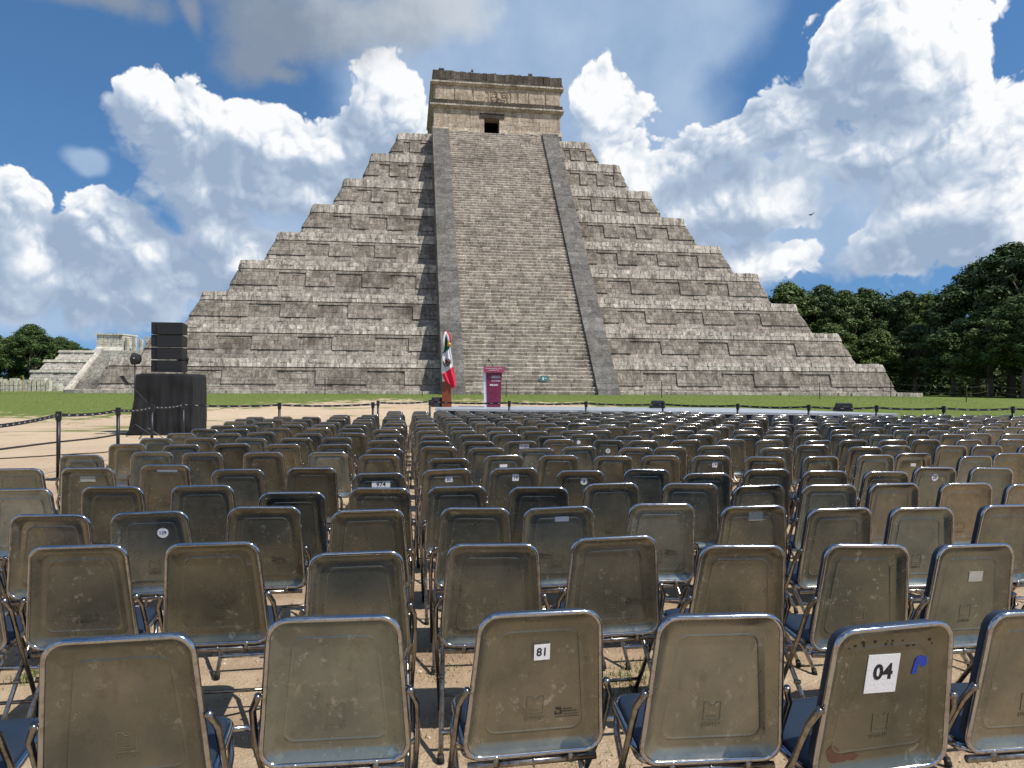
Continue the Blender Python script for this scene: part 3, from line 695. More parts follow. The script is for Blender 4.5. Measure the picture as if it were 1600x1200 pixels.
for _ in range(6500):
    y = 2.4 + rg.random() ** 1.6 * 12; x = rg.uniform(-.85, .85) * y; s = rg.uniform(.003, .009) * (1 + .05 * y) * (1.8 if rg.random() < .04 else 1)
    vs = []
    for zz, q in ((0, 1.0), (s * .5, .95), (s * .9, .45)):
        for j in range(5):
            a = j * 1.2566 + rg.uniform(-.3, .3); vs.append((x + math.cos(a) * s * q * rg.uniform(.7, 1.3), y + math.sin(a) * s * q * rg.uniform(.7, 1.3), zz - .001))
    fs = [(j, (j + 1) % 5, 5 + (j + 1) % 5, 5 + j) for j in range(5)] + [(5 + j, 5 + (j + 1) % 5, 10 + (j + 1) % 5, 10 + j) for j in range(5)] + [(10, 11, 12, 13, 14)]
    pb.add(vs, fs)
h = mat('pebble_stone'); h.color(h.ramp(h.island(), [(0, (0.30, 0.22, 0.15)), (.5, (0.42, 0.33, 0.23)), (1, (0.58, 0.49, 0.37))])); h.rough(.9)
tag(pb.build('gravel', h.mat), 'loose pale pebbles scattered on the sandy ground', 'gravel', None, 'stuff')
# ------------------------------------------------------------------ chairs
h = mat('worn_chair_metal'); o = h.obj(); rnd_ = h.orand()
sh = h.n('ShaderNodeVectorMath'); sh.operation = 'ADD'; h.l(o, sh.inputs[0])
cx_ = h.n('ShaderNodeCombineXYZ'); h.l(h.math('MULTIPLY', rnd_, 57.0), cx_.inputs[0]); h.l(h.math('MULTIPLY', rnd_, 23.0), cx_.inputs[2]); h.l(cx_.outputs[0], sh.inputs[1])
OV = sh.outputs[0]
base = h.ramp(rnd_, [(0.0, (0.242, 0.228, 0.175)), (0.16, (0.153, 0.163, 0.140)), (0.32, (0.219, 0.228, 0.201)), (0.5, (0.288, 0.272, 0.217)), (0.64, (0.172, 0.179, 0.159)), (0.78, (0.233, 0.257, 0.239)), (0.9, (0.140, 0.136, 0.111)), (0.96, (0.326, 0.369, 0.360)), (1.0, (0.260, 0.242, 0.191))])
cloud = h.noise(OV, 3.6, 5, 0.6); base = h.mix(1.0, base, h.ramp(cloud, [(0.30, (0.68, 0.72, 0.74)), (0.70, (1.28, 1.22, 1.12))]), 'MULTIPLY')
grime = h.noise(h.map(OV, (1.2, 1.2, .8)), 14.0, 6, 0.7); base = h.mix(h.ramp(grime, [(0.54, 0.0), (0.72, 0.40)]), base, (0.095, 0.085, 0.058))
chalk = h.noise(OV, 26.0, 5, 0.75); ck = h.math('MULTIPLY', h.ramp(chalk, [(0.575, 0.0), (0.65, 0.8)]), h.ramp(h.noise(OV, 3.2, 3, .5), [(0.45, 0.05), (0.62, 1.0)])); base = h.mix(ck, base, (0.45, 0.45, 0.41))
scr = h.noise(h.map(OV, (9, 9, 60)), 1.0, 3, 0.8); base = h.mix(h.ramp(scr, [(0.72, 0.0), (0.75, 0.4)]), base, (0.6, 0.58, 0.52))
h.color(base); h.bsdf.inputs['Metallic'].default_value = 0.85
h.rough(h.ramp(h.noise(OV, 9.0, 5, 0.7), [(0.30, 0.22), (0.70, 0.38)]))
h.bump(h.mix(0.5, h.noise(OV, 4.0, 2), h.noise(OV, 60.0, 3)), 0.22, 0.004)
M_back = h.mat
h = mat('scratched_chrome'); o = h.obj(); n = h.noise(o, 30, 5, .7)
h.color(h.mix(h.ramp(n, [(0.50, 0.0), (0.70, 0.6)]), (0.50, 0.50, 0.50), (0.16, 0.135, 0.11))); h.metal(1.0); h.rough(h.ramp(n, [(0.35, 0.07), (0.70, 0.22)])); M_chrome = h.mat
h = mat('dull_chrome'); n = h.noise(h.obj(), 25, 5, .7)
h.color(h.mix(h.ramp(n, [(0.45, 0.0), (0.65, 0.8)]), (0.36, 0.34, 0.31), (0.13, 0.10, 0.075))); h.metal(1.0); h.rough(0.26); M_leg = h.mat
M_vinyl = flat('navy_vinyl', (0.016, 0.028, 0.050), 0.55, 0.0, 0.2, 12.0, 0.12)
M_rubber = flat('black_rubber', (0.012, 0.012, 0.012), 0.75)
M_paper = flat('white_paper', (0.74, 0.74, 0.75), 0.8, 0, 0.05, 20.0, 0.15)
M_ink = flat('black_ink', (0.010, 0.010, 0.012), 0.7)
M_stamp = flat('stamp_ink', (0.035, 0.028, 0.02), 0.6)
M_inkblue = flat('blue_ink', (0.03, 0.06, 0.22), 0.7)
M_inkred = flat('magenta_ink', (0.35, 0.05, 0.15), 0.7)
M_tapeblue = flat('blue_tape', (0.01, 0.045, 0.36), 0.45, 0, 0.15, 30.0, 0.3)
M_pale = flat('pale_residue', (0.42, 0.41, 0.36), 0.8, 0, 0.3, 60.0, 0.3)
M_residue = flat('dark_residue', (0.075, 0.066, 0.045), 0.6)
M_rust = flat('rust_brown', (0.13, 0.06, 0.035), 0.9, 0, 0.5, 60.0, 0.4)

WB0, WL = (0.02, 0.43), 0.462                        # back panel: bottom point (y, z) and length
BD = Vector((0, -0.065, 0.45)).normalized()           # up along the panel
BN = Vector((0, -BD.z, BD.y)).normalized()            # towards the rear (viewer side); y negative
def bp(u, w, d=0.0):
    """a point of the back: u across, w up, d towards the viewer"""
    return Vector((u, WB0[0], WB0[1])) + BD * w + BN * d
def outline(inset, n=6, hb=0.225, ht=0.189, rb=0.055, rt=0.060, L=WL):
    pts = []
    hb_, ht_ = hb - inset, ht - inset; w0, w1 = inset, L - inset
    hw = lambda w: hb_ + (ht_ - hb_) * (w - w0) / (w1 - w0)
    for (sx, top, r) in ((1, 0, rb), (1, 1, rt), (-1, 1, rt), (-1, 0, rb)):
        r = max(.012, r - inset * .35)
        cw = w1 - r if top else w0 + r; cu = sx * (hw(cw) - r)
        a0 = {(1, 0): -PI / 2, (1, 1): 0, (-1, 1): PI / 2, (-1, 0): PI}[(sx, top)]
        for j in range(n + 1):
            a = a0 + PI / 2 * j / n; pts.append((cu + r * math.cos(a), cw + r * math.sin(a)))
    return pts
def loft(mb, rings, close_last=True, mi=0):
    n = len(rings[0]); vs = [p for r in rings for p in r]; fs = []
    for i in range(len(rings) - 1):
        for j in range(n): fs.append((i * n + j, i * n + (j + 1) % n, (i + 1) * n + (j + 1) % n, (i + 1) * n + j))
    if close_last: fs.append(tuple((len(rings) - 1) * n + j for j in range(n)))
    mb.add(vs, fs, mi)
def chair_meshes(det):
    n = 6 if det else 3
    out_ = {}
    b = MB()
    rg_ = [(0.006, 0.004), (0.012, 0.001), (0.017, -0.004), (0.038, -0.0165), (0.044, -0.018)]
    if det: rg_ += [(0.047, -0.0182), (0.064, -0.0182), (0.066, -0.018), (0.0680, -0.0163), (0.0710, -0.0163), (0.073, -0.018), (0.075, -0.0182), (0.15, -0.0182)]
    else: rg_ += [(0.068, -0.018), (0.071, -0.0155), (0.075, -0.018)]
    loft(b, [[bp(u, w, d) for (u, w) in outline(i, n)] for (i, d) in rg_])
    out_['back_panel'] = b.mesh('back_panel', M_back, True)
    b = MB(); rr_ = 0.0086; m_ = 8 if det else 5; rings = []
    ol0, ol1 = outline(0.0, n), outline(0.012, n)
    o0 = outline(0.004, n); k = len(o0); vs = []; fs = []
    for i in range(k):
        a, c = Vector(o0[i - 1]), Vector(o0[(i + 1) % k]); t = (c - a).normalized(); nn = Vector((t.y, -t.x))
        for j in range(m_):
            q = 2 * PI * j / m_; vs.append(bp(o0[i][0] + nn.x * rr_ * math.cos(q), o0[i][1] + nn.y * rr_ * math.cos(q), rr_ * math.sin(q)))
    for i in range(k):
        for j in range(m_): fs.append((i * m_ + j, i * m_ + (j + 1) % m_, ((i + 1) % k) * m_ + (j + 1) % m_, ((i + 1) % k) * m_ + j))
    b.add(vs, fs); out_['back_rim'] = b.mesh('back_rim', M_chrome, True)
    b = MB(); loft(b, [[bp(u, w, d) for (u, w) in outline(i, n)] for (i, d) in ((0.012, -0.006), (0.006, -0.02), (0.012, -0.045), (0.04, -0.056))])
    out_['back_cushion'] = b.mesh('back_cushion', M_vinyl, True)
    # seat
    def so(inset, n=n):
        pts = []
        for (sx, fy, r) in ((1, 0, .05), (1, 1, .075), (-1, 1, .075), (-1, 0, .05)):
            r = r - inset * .6; hw = (.200 if fy else .212) - inset; y = (.445 - inset) if fy else (.035 + inset)
            cy = y - r if fy else y + r; cx = sx * (hw - r); a0 = {(1, 0): -PI / 2, (1, 1): 0, (-1, 1): PI / 2, (-1, 0): PI}[(sx, fy)]
            for j in range(n + 1): a = a0 + PI / 2 * j / n; pts.append((cx + r * math.cos(a), cy + r * math.sin(a)))
        return pts
    zs = lambda y: 0.432 + 0.05 * y
    b = MB(); loft(b, [[Vector((x, y, zs(y) + dz)) for (x, y) in so(i)] for (i, dz) in ((0.012, -0.004), (0.010, 0.010), (0.022, 0.019), (0.06, 0.024))])
    out_['seat'] = b.mesh('seat', M_vinyl, True)
    b = MB(); pts = [Vector((x, y, zs(y) - 0.004)) for (x, y) in so(0.003)]; b.up = Vector((0, 0, 1)); b.tube(pts, 0.0125, 8 if det else 5, closed=True)
    loft(b, [[Vector((x, y, zs(y) - 0.016)) for (x, y) in so(0.006)]])
    out_['seat_rim'] = b.mesh('seat_rim', M_chrome, True)
    for nm, sx in (('l', -1), ('r', 1)):
        b = MB(); b.tube([(sx * .2185, -.020, .662), (sx * .2255, -.010, .645), (sx * .240, .005, .61), (sx * .243, .075, .47), (sx * .226, .385, .02)], 0.0108, 8 if det else 4)
        if det:
            b.tube([(sx * .205, -.014, .650), (sx * .231, -.014, .650)], .0055, 8); b.tube([(sx * .204, .075, .44), (sx * .243, .075, .47)], .007, 6)
        out_['front_leg' + nm] = b.mesh('front_leg', M_leg, True)
        b = MB(); b.tube([(sx * .205, .335, .435), (sx * .214, .30, .39), (sx * .212, -.135, .02)], 0.0108, 8 if det else 4)
        if det: b.tube([(sx * .206, .125, .26), (sx * .232, .125, .262)], .010, 6)
        out_['rear_leg' + nm] = b.mesh('rear_leg', M_leg, True)
        for nm2, y, x in (('f', .385, .222), ('b', -.135, .212)):
            b = MB(); b.tube([(sx * x, y - (.012 if nm2 == 'f' else -.012), .034), (sx * x, y, .0)], [.0135, .0155], 8); out_['foot' + nm2 + nm] = b.mesh('foot_cap', M_rubber, True)
    b = MB(); b.tube([(-.222, .332, .095), (.222, .332, .095)], .0085, 6); out_['str_f'] = b.mesh('stretcher', M_leg, True)
    b = MB(); b.tube([(-.212, -.055, .092), (.212, -.055, .092)], .0125, 8); out_['str_b'] = b.mesh('stretcher', M_chrome, True)
    b = MB(); b.tube([(-.205, .028, .408), (.205, .028, .408)], .0125, 8 if det else 5)
    if det:
        for x in (-.12, .12): b.box(x - .008, x + .008, .012, .044, .40, .438)
        b.box(-.002, .002, .012, .044, .394, .422)
    out_['cross_tube'] = b.mesh('cross_tube', M_leg, True)
    # stamped emblem low on the panel
    b = MB(); d = -.0183; T = .0016
    def ridge(u0, w0, u1, w1, t=.0012):
        p0, p1 = Vector((u0, w0)), Vector((u1, w1)); dd = (p1 - p0).normalized(); nn = Vector((-dd.y, dd.x)) * t
        q = [p0 - nn, p1 - nn, p1 + nn, p0 + nn]; b.hexa([bp(x.x, x.y, d) for x in q] + [bp(x.x * 1.0, x.y, d + T) for x in q])
    for (a, b_, c, e) in ((-.026, .125, .026, .125), (-.026, .125, -.026, .182), (-.026, .182, -.012, .182), (-.012, .182, -.004, .172), (-.004, .172, .006, .172), (.006, .172, .014, .182), (.014, .182, .026, .182), (.026, .182, .026, .125), (-.016, .137, .016, .137)): ridge(a, b_, c, e)
    for i, gl in enumerate("EPMPFEP"):
        x0 = -.030 + i * .0088
        ridge(x0, .105, x0, .116, .0009); ridge(x0, .116, x0 + .005, .116, .0009)
        if gl in "EF": ridge(x0, .1105, x0 + .004, .1105, .0009)
        if gl == "E": ridge(x0, .105, x0 + .005, .105, .0009)
        if gl in "PM": ridge(x0 + .0055, .116, x0 + .0055, .110 if gl == "P" else .105, .0009)
    out_['emblem'] = b.mesh('pressed_emblem', M_back, False)
    return out_
CH = chair_meshes(True); CL = chair_meshes(False)
def child(name, me, par):
    o = bpy.data.objects.new(name, me); col.objects.link(o); o.parent = par; return o
def chair_near():
    r = empty('folding_chair')
    bk = child('back_panel', CH['back_panel'], r); child('pressed_emblem', CH['emblem'], bk); child('back_rim', CH['back_rim'], r); child('back_cushion', CH['back_cushion'], r)
    child('seat', CH['seat'], r); child('seat_rim', CH['seat_rim'], r); child('cross_tube', CH['cross_tube'], r)
    for s in 'lr':
        a = child('leg', CH['front_leg' + s], r); child('foot_cap', CH['footf' + s], a)
        a = child('leg', CH['rear_leg' + s], r); child('foot_cap', CH['footb' + s], a)
    child('stretcher', CH['str_f'], r); child('stretcher', CH['str_b'], r); return r
def chair_far():
    r = empty('folding_chair')
    child('back_panel', CL['back_panel'], r); child('back_rim', CL['back_rim'], r); child('back_cushion', CL['back_cushion'], r); child('seat', CL['seat'], r); child('seat_rim', CL['seat_rim'], r)
    for s in 'lr':
        child('leg', CL['front_leg' + s], r); child('leg', CL['rear_leg' + s], r)
    return r
ROWS = [
 [(-290,-40,1012),(72,311,999),(418,632,963),(741,944,951),(1031,1222,957),(1312,1489,963),(1548,1722,938)],
 [(-175,-10,862),(44,204,852),(265,415,848),(491,634,861),(706,841,846),(901,1034,835),(1093,1220,842),(1294,1417,847),(1467,1586,841),(1636,1750,838)],
 [(-160,-30,812),(9,135,806),(185,305,800),(354,467,795),(525,634,796),(690,794,790),(831,934,788),(982,1084,784),(1136,1232,784),(1271,1364,785),(1405,1492,785),(1534,1622,780)],
 [(-22,89,768),(127,226,763),(270,365,762),(409,501,774),(549,634,760),(677,760,758),(800,883,760),(920,1001,753),(1042,1120,751),(1151,1234,750),(1262,1340,752),(1367,1442,749),(1476,1551,748),(1577,1650,746)],
 [(-12,72,737),(97,180,736),(218,298,730),(335,415,738),(446,524,732),(556,631,739),(668,740,732),(771,842,731),(874,942,731),(975,1042,727),(1072,1138,733),(1170,1234,729),(1258,1321,728),(1354,1415,727),(1430,1492,722),(1521,1582,722)]]
protoN, protoF = chair_near(), chair_far(); firstN = firstF = True
chairs = []
GC_ = 'folding metal chairs set out in rows facing the pyramid'
rc = random.Random(21)
TOPY = bp(0, WL).y; TOPZ = bp(0, WL).z + .0125
ORD_R = [0] * 40; LEFTN = {}
def place(lx, ly, rowi, rank, side, near, yaw=None):
    global firstN, firstF
    if near: r = protoN if firstN else copy_tree(protoN); firstN = False
    else: r = protoF if firstF else copy_tree(protoF); firstF = False
    yw = PHI + (rc.gauss(0, .06) if yaw is None else yaw)
    p = L2W(lx, ly); r.location = (p.x, p.y, ground_z(p.x, p.y)); r.rotation_euler = (rc.gauss(0, .016), rc.gauss(0, .014), yw)
    r.scale = (1 + rc.gauss(0, .010), 1 + rc.gauss(0, .012), 1 + rc.gauss(0, .007))
    tag(r, 'grey folding chair, %s %s of the narrow aisle, %s row from the camera' % (ordn(rank), side, ordn(rowi + 1)), 'chair', GC_)
    r['_r'] = rowi; chairs.append(r); return r
NEAR = []
for ri, row in enumerate(ROWS):
    left = [c for c in row if (c[0] + c[1]) / 2 < 640]; right = [c for c in row if (c[0] + c[1]) / 2 >= 640]; out_row = []
    for c in row:
        P_ = at((c[0] + c[1]) / 2, c[2], TOPZ); lx = CP * P_.x + SP * P_.y; ly = -SP * P_.x + CP * P_.y - TOPY
        if c in left: rank, side = len(left) - left.index(c), 'left'
        else: rank, side = right.index(c) + 1, 'right'
        out_row.append(place(lx, ly, ri, rank, side, ri < 5, yaw=rc.gauss(0, .045)))
    NEAR.append(out_row)
LX_L = [-.24, -.81, -1.38, -1.95, -2.50, -3.02]
def visible(p, z=.88):
    if p.y < 1: return False
    a, b = proj(Vector((p.x, p.y, z))); return -45 < a < 1645
cand = []
for k in range(5, 18):
    for ci, lx in enumerate(LX_L):
        ly = 6.42 + 1.0 * (k - 4) + .10 - (0.0 if ci else .25)
        if ci == 0: ly = 6.02 + .985 * (k - 4)
        lim = 18.9 if ci == 0 else (16.9 if ci < 3 else 16.2)
        if ly < lim: cand.append((lx + .03, ly + .10, k, ci + 1, 'left'))
    ci = 0; lx = .38
    while lx < 16:
        ly = 5.98 + .975 * (k - 4) - .047 * (lx - .4) + .10
        lim = 19.0 if lx < 7.3 else 17.3 - max(0, lx - 10) * .12
        if lx > 8.6: lim = min(lim, 16.9)
        ci += 1
        if ly < lim and (visible(L2W(lx, ly))): cand.append((lx, ly, k, ci, 'right'))
        lx += .522 if lx < 3.2 or lx > 3.6 else .60
print('CHAIRS near', len(chairs), 'grid', len(cand))
cand.sort(key=lambda c: L2W(c[0], c[1]).y)
lim_n = 300 - len(chairs)
for c in cand[:lim_n]:
    place(c[0] + rc.gauss(0, .032), c[1] + rc.gauss(0, .085), c[2], c[3], c[4], False)
rest = cand[lim_n:]
if rest:
    names_ = [('back_panel', M_back), ('back_rim', M_chrome), ('back_cushion', M_vinyl), ('seat', M_vinyl), ('seat_rim', M_chrome), ('front_legl', M_leg), ('front_legr', M_leg), ('rear_legl', M_leg), ('rear_legr', M_leg)]
    V_, F_, I_ = [], [], []; mats_ = [M_back, M_chrome, M_vinyl, M_leg]
    for c in rest:
        p = L2W(c[0] + rc.gauss(0, .018), c[1] + rc.gauss(0, .05)); Mx = Matrix.Translation((p.x, p.y, ground_z(p.x, p.y))) @ Matrix.Rotation(PHI + rc.gauss(0, .035), 4, 'Z')
        for nm, mm in names_:
            me = CL[nm]; b0_ = len(V_); V_.extend([tuple(Mx @ v.co) for v in me.vertices]); F_.extend([tuple(i + b0_ for i in q.vertices) for q in me.polygons]); I_.extend([mats_.index(mm)] * len(me.polygons))
    me = bpy.data.meshes.new('distant_chairs'); me.from_pydata(V_, [], F_)
    for m_ in mats_: me.materials.append(m_)
    me.polygons.foreach_set('material_index', I_); me.polygons.foreach_set('use_smooth', [True] * len(F_)); me.update()
    o_ = bpy.data.objects.new('distant_chairs', me); col.objects.link(o_); tag(o_, 'farthest rows of folding chairs crowded up to the stage and rope', 'chairs', None, 'stuff')
bpy.context.view_layer.update()

# ---- papers, tapes and stamps on the backs
def font_mesh(name, cu):
    t = bpy.data.objects.new(name, cu); col.objects.link(t); bpy.context.view_layer.update()
    me = bpy.data.meshes.new_from_object(t.evaluated_get(bpy.context.evaluated_depsgraph_get())); me.name = name
    bpy.data.objects.remove(t); o = bpy.data.objects.new(name, me); col.objects.link(o); return o
def on_panel(r, px, py):
    """where the ray of pixel (px, py) meets chair r's back: (u, w)"""
    Mi = r.matrix_world.inverted(); o = Mi @ Vector((0, 0, CAM_H)); d = (Mi @ atY(px, py, 1.0)) - o
    p0 = bp(0, 0, -.018); t = (p0 - o).dot(BN) / d.dot(BN); q = o + d * t - p0
    return q.x, q.dot(BD)
def decal(r, name, pts, m, d0=-.0178, d1=-.0160, parent=None):
    b = MB(); n = len(pts); vs = [bp(u, w, d0) for (u, w) in pts] + [bp(u, w, d1) for (u, w) in pts]
    b.add(vs, [tuple(range(n, 2 * n))] + [(i, (i + 1) % n, n + (i + 1) % n, n + i) for i in range(n)])
    return b.build(name, m, parent or r)
def text(r, s, u, w, size, m, par, rot=0.0, d=-.0155, name='numeral', sx=1.0, bold=0.0):
    cu = bpy.data.curves.new(name, 'FONT'); cu.body = s; cu.size = size; cu.align_x = 'CENTER'; cu.align_y = 'CENTER'; cu.extrude = .0003; cu.offset = bold; cu.resolution_u = 3
    cu.materials.append(m); o = font_mesh(name, cu); o.parent = par
    X = Vector((1, 0, 0)); Mx = Matrix((( X.x, BD.x, BN.x), (X.y, BD.y, BN.y), (X.z, BD.z, BN.z))).to_4x4()
    o.matrix_local = Matrix.Translation(bp(u, w, d)) @ Mx @ Matrix.Rotation(rot, 4, 'Z') @ Matrix.Diagonal((sx, 1, 1, 1)); return o
def rect(u, w, a, b, rot=0.0, jit=0.0):
    c, s = math.cos(rot), math.sin(rot)
    return [(u + c * x - s * y, w + s * x + c * y) for (x, y) in ((-a / 2, -b / 2), (a / 2, -b / 2), (a / 2, b / 2), (-a / 2, b / 2))]
def disc(u, w, r_, n=20): return [(u + r_ * math.cos(2 * PI * i / n), w + r_ * math.sin(2 * PI * i / n)) for i in range(n)]
def label_(r, s):
    r['label'] = s
def nearest_chair(px, py):
    best, bd = None, 1e9
    for r in chairs:
        a, b = proj(r.matrix_world @ bp(0, .33)); y = r.location.y
        dd = (a - px) ** 2 + ((b - py) * 1.3) ** 2
        if dd < bd: bd, best = dd, r
    return best
# 04
r = NEAR[0][5]; u, w = on_panel(r, 1382, 1046)
pp = decal(r, 'number_paper', rect(u, w, .105, .118, -.04), M_paper); text(r, '04', u + .002, w + .004, .064, M_ink, pp, -.02, bold=.0022)
u, w = on_panel(r, 1440, 1030); decal(r, 'blue_tape', [(u - .024, w - .03), (u - .006, w - .03), (u - .002, w + .002), (u + .012, w - .012), (u + .026, w - .004), (u + .022, w + .022), (u + .008, w + .022), (u + .004, w + .026), (u - .014, w + .018)], M_tapeblue)
rng = random.Random(2)
decal(r, 'rust_patch', [(-.165 + .012 * rng.random(), .035), (-.12, .028), (-.10, .045), (-.075, .04), (-.06, .055), (-.085, .066), (-.12, .06), (-.13, .085), (-.155, .10), (-.17, .08)], M_rust, -.0178, -.0170)
for _ in range(16):
    uu, ww = rng.uniform(-.14, .16), rng.uniform(.385, .41); q = rng.uniform(.002, .006); decal(r, 'rust_spot', [(uu + q * rng.uniform(.6, 1.4) * math.cos(a), ww + q * rng.uniform(.6, 1.4) * math.sin(a)) for a in (0, .9, 1.8, 2.7, 3.6, 4.5, 5.4)], M_stamp, -.0178, -.0169)
label_(r, 'folding chair with a white paper numbered 04 and blue tape on its back')
# 81
r = NEAR[0][3]; u, w = on_panel(r, 851, 1018); pp = decal(r, 'number_paper', rect(u, w, .050, .050, .03), M_paper); text(r, '81', u, w, .036, M_ink, pp, bold=.0006)
decal(r, 'dark_residue', rect(u - .006, w + .010, .056, .050, .02), M_residue, -.0180, -.0174); label_(r, 'folding chair with a small white paper numbered 81 on its back')
def ink_stamp(r, u, w, s=1.0):
    b = MB(); d0, d1 = -.0180, -.0168
    def bar(x0, x1, y0, y1): q = [(u + x0 * s, w + y0 * s), (u + x1 * s, w + y0 * s), (u + x1 * s, w + y1 * s), (u + x0 * s, w + y1 * s)]; b.hexa([bp(*z, d0) for z in q] + [bp(*z, d1) for z in q])
    bar(-.035, -.015, .016, .020); bar(-.030, -.015, .011, .015); bar(-.019, -.012, .002, .010); bar(-.036, -.012, -.003, .001); bar(-.036, -.031, -.003, .007)
    for row_, (x1, hh_) in enumerate(((.018, .004), (.036, .004), (.040, .0018), (.043, .0022))):
        y = .012 - row_ * .0082; x = -.010 if row_ < 2 else -.036
        while x < x1:
            l = rng.uniform(.0022, .0040); bar(x, x + l, y, y + hh_ * rng.uniform(.7, 1)); x += l + rng.uniform(.0006, .0022)
    b.build('ink_stamp', M_stamp, r)
for (rr_, ii, px, py) in ((0, 3, 889, 1112), (1, 5, 994, 938), (2, 6, 855, 869), (2, 7, 1051, 861), (2, 3, 438, 879)):
    r = NEAR[rr_][ii]; u, w = on_panel(r, px, py); ink_stamp(r, u, w)
# 139 and others
r = NEAR[2][2]; u, w = on_panel(r, 257, 838); pp = decal(r, 'number_sticker', disc(u, w, .028), M_paper); text(r, '139', u, w, .026, M_inkblue, pp, bold=.0004)
label_(r, 'folding chair with a round white sticker numbered 139 on its back')
def paper(px, py, a, b, s=None, size=.03, m=M_ink, rnd=False, label=None, r=None, pm=M_paper, name='number_paper', rot=0.0, bold=.0006):
    r = r or nearest_chair(px, py); u, w = on_panel(r, px, py); u = max(-.15, min(.15, u)); w = max(.06, min(.41, w))
    pp = decal(r, name, disc(u, w, a / 2) if rnd else rect(u, w, a, b, rot), pm)
    if s: text(r, s, u, w, size, m, pp, rot, bold=bold)
    if label: label_(r, label)
    return r
paper(880, 810, .078, .028, None, r=NEAR[2][6], name='blank_label', label='folding chair with a blank cream tag and an ink stamp on its back')
paper(1183, 797, .085, .075, None, r=NEAR[2][8], name='torn_label', pm=M_pale, label='folding chair with a scuffed square of old label glued to its back')
paper(1527, 893, .07, .045, None, r=NEAR[1][8], name='glue_patch', pm=M_pale, label='folding chair with a pale glue patch and white scuffs on its back')
paper(703, 750, .058, .044, '25L', .026, M_inkblue, r=NEAR[4][6], label='folding chair with a small white paper marked 25L beside the aisle')
paper(807, 746, .052, .056, '14', .038, r=NEAR[4][7], label='folding chair with a small white paper numbered 14 on its back')
paper(914, 751, .058, .058, '3', .040, rnd=True, r=NEAR[4][8], label='folding chair with a round white sticker numbered 3 on its back')
paper(263, 741, .16, .016, None, r=NEAR[4][2], name='white_tape', label='folding chair with a strip of white tape across the top of its back')
paper(139, 755, .11, .045, None, r=NEAR[4][1], name='torn_label', pm=M_pale, label='folding chair with a torn pale label on the left of its back')
paper(597, 759, .14, .05, '974', .048, r=NEAR[4][5], label='folding chair with a white paper marked 974 directly left of the aisle', bold=.001)
paper(1462, 739, .062, .062, '20', .042, M_stamp, rnd=True, r=NEAR[4][14], label='folding chair with a round white sticker numbered 20 on its back')
done = set()
for (px, py, a, b, s, size, m, rnd, lab) in (
    (604, 728, .05, .055, '18', .036, M_ink, False, 'folding chair with a small white paper numbered 18, left of the aisle'),
    (788, 728, .075, .028, None, .03, M_ink, False, 'folding chair with a blank white tag, third chair right of the aisle'),
    (1118, 723, .05, .05, '19', .04, M_stamp, False, 'folding chair with a small white tag numbered 19 on its back'),
    (820, 697, .12, .055, 'C-23', .045, M_inkred, False, 'folding chair with a pinkish paper marked C-23 on its back'),
    (951, 703, .06, .06, '7', .042, M_ink, True, 'folding chair with a round white sticker numbered 7 on its back'),
    (905, 690, .055, .055, None, .03, M_ink, True, 'folding chair with a round blank sticker, in front of the podium side'),
    (358, 683, .06, .06, '11', .04, M_ink, False, 'folding chair with a white paper numbered 11, near the left edge'),
    (1203, 720, .06, .03, None, .03, M_ink, False, 'folding chair with a white scuffed tag near the middle of the right block'),
    (1428, 720, .055, .03, None, .03, M_ink, False, 'folding chair with a torn white tag right of the wedge speakers'),
    (1233, 681, .05, .05, None, .03, M_ink, False, 'greenish folding chair with a small square white tag high on its back')):
    r = nearest_chair(px, py)
    if r.name in done or '_r' not in r.keys(): continue
    done.add(r.name); u, w = on_panel(r, px, py); paper(px, py, a, b, s, size, m, rnd, lab, r=r)
for r in chairs: del r['_r']

# ------------------------------------------------------------------ barrier posts
M_post = flat('black_powder_coat', (0.010, 0.010, 0.012), 0.45, 0, 0.2)

M_belt = flat('black_webbing', (0.012, 0.012, 0.014), 0.8)
M_print = flat('grey_print', (0.40, 0.40, 0.42), 0.8)
posts = [(-60, 672), (92, 650), (185, 643), (238, 638), (287, 634), (437, 633), (583, 630.5), (591, 628), (672, 626), (796, 626.5), (916, 626), (1036, 626), (1153, 627), (1264, 627.5), (1370, 627.5), (1475, 627.5), (1583, 627), (1690, 627)]
PZ = 1.10
def post_xy(px, py):
    p = at(px, py, PZ); g_ = ground_z(p.x, p.y); return p
PP = [post_xy(*q) for q in posts]
wh = ['in the near left corner beyond the frame', 'in the near left corner, nearest of all', 'on the left, second nearest the camera', 'directly in front of the draped speaker riser', 'in front of the right part of the draped riser', 'between the draped riser and the stage', 'left one of a close pair by the turf', 'right one of a close pair by the turf', 'at the left front corner of the stage',
      'just right of the podium', 'second right of the podium', 'beside the middle wedge speaker', 'fourth right of the podium', 'just left of the right wedge speaker', 'just right of the right wedge speaker', 'second right of the right wedge speaker', 'last one before the right edge', 'beyond the right edge']
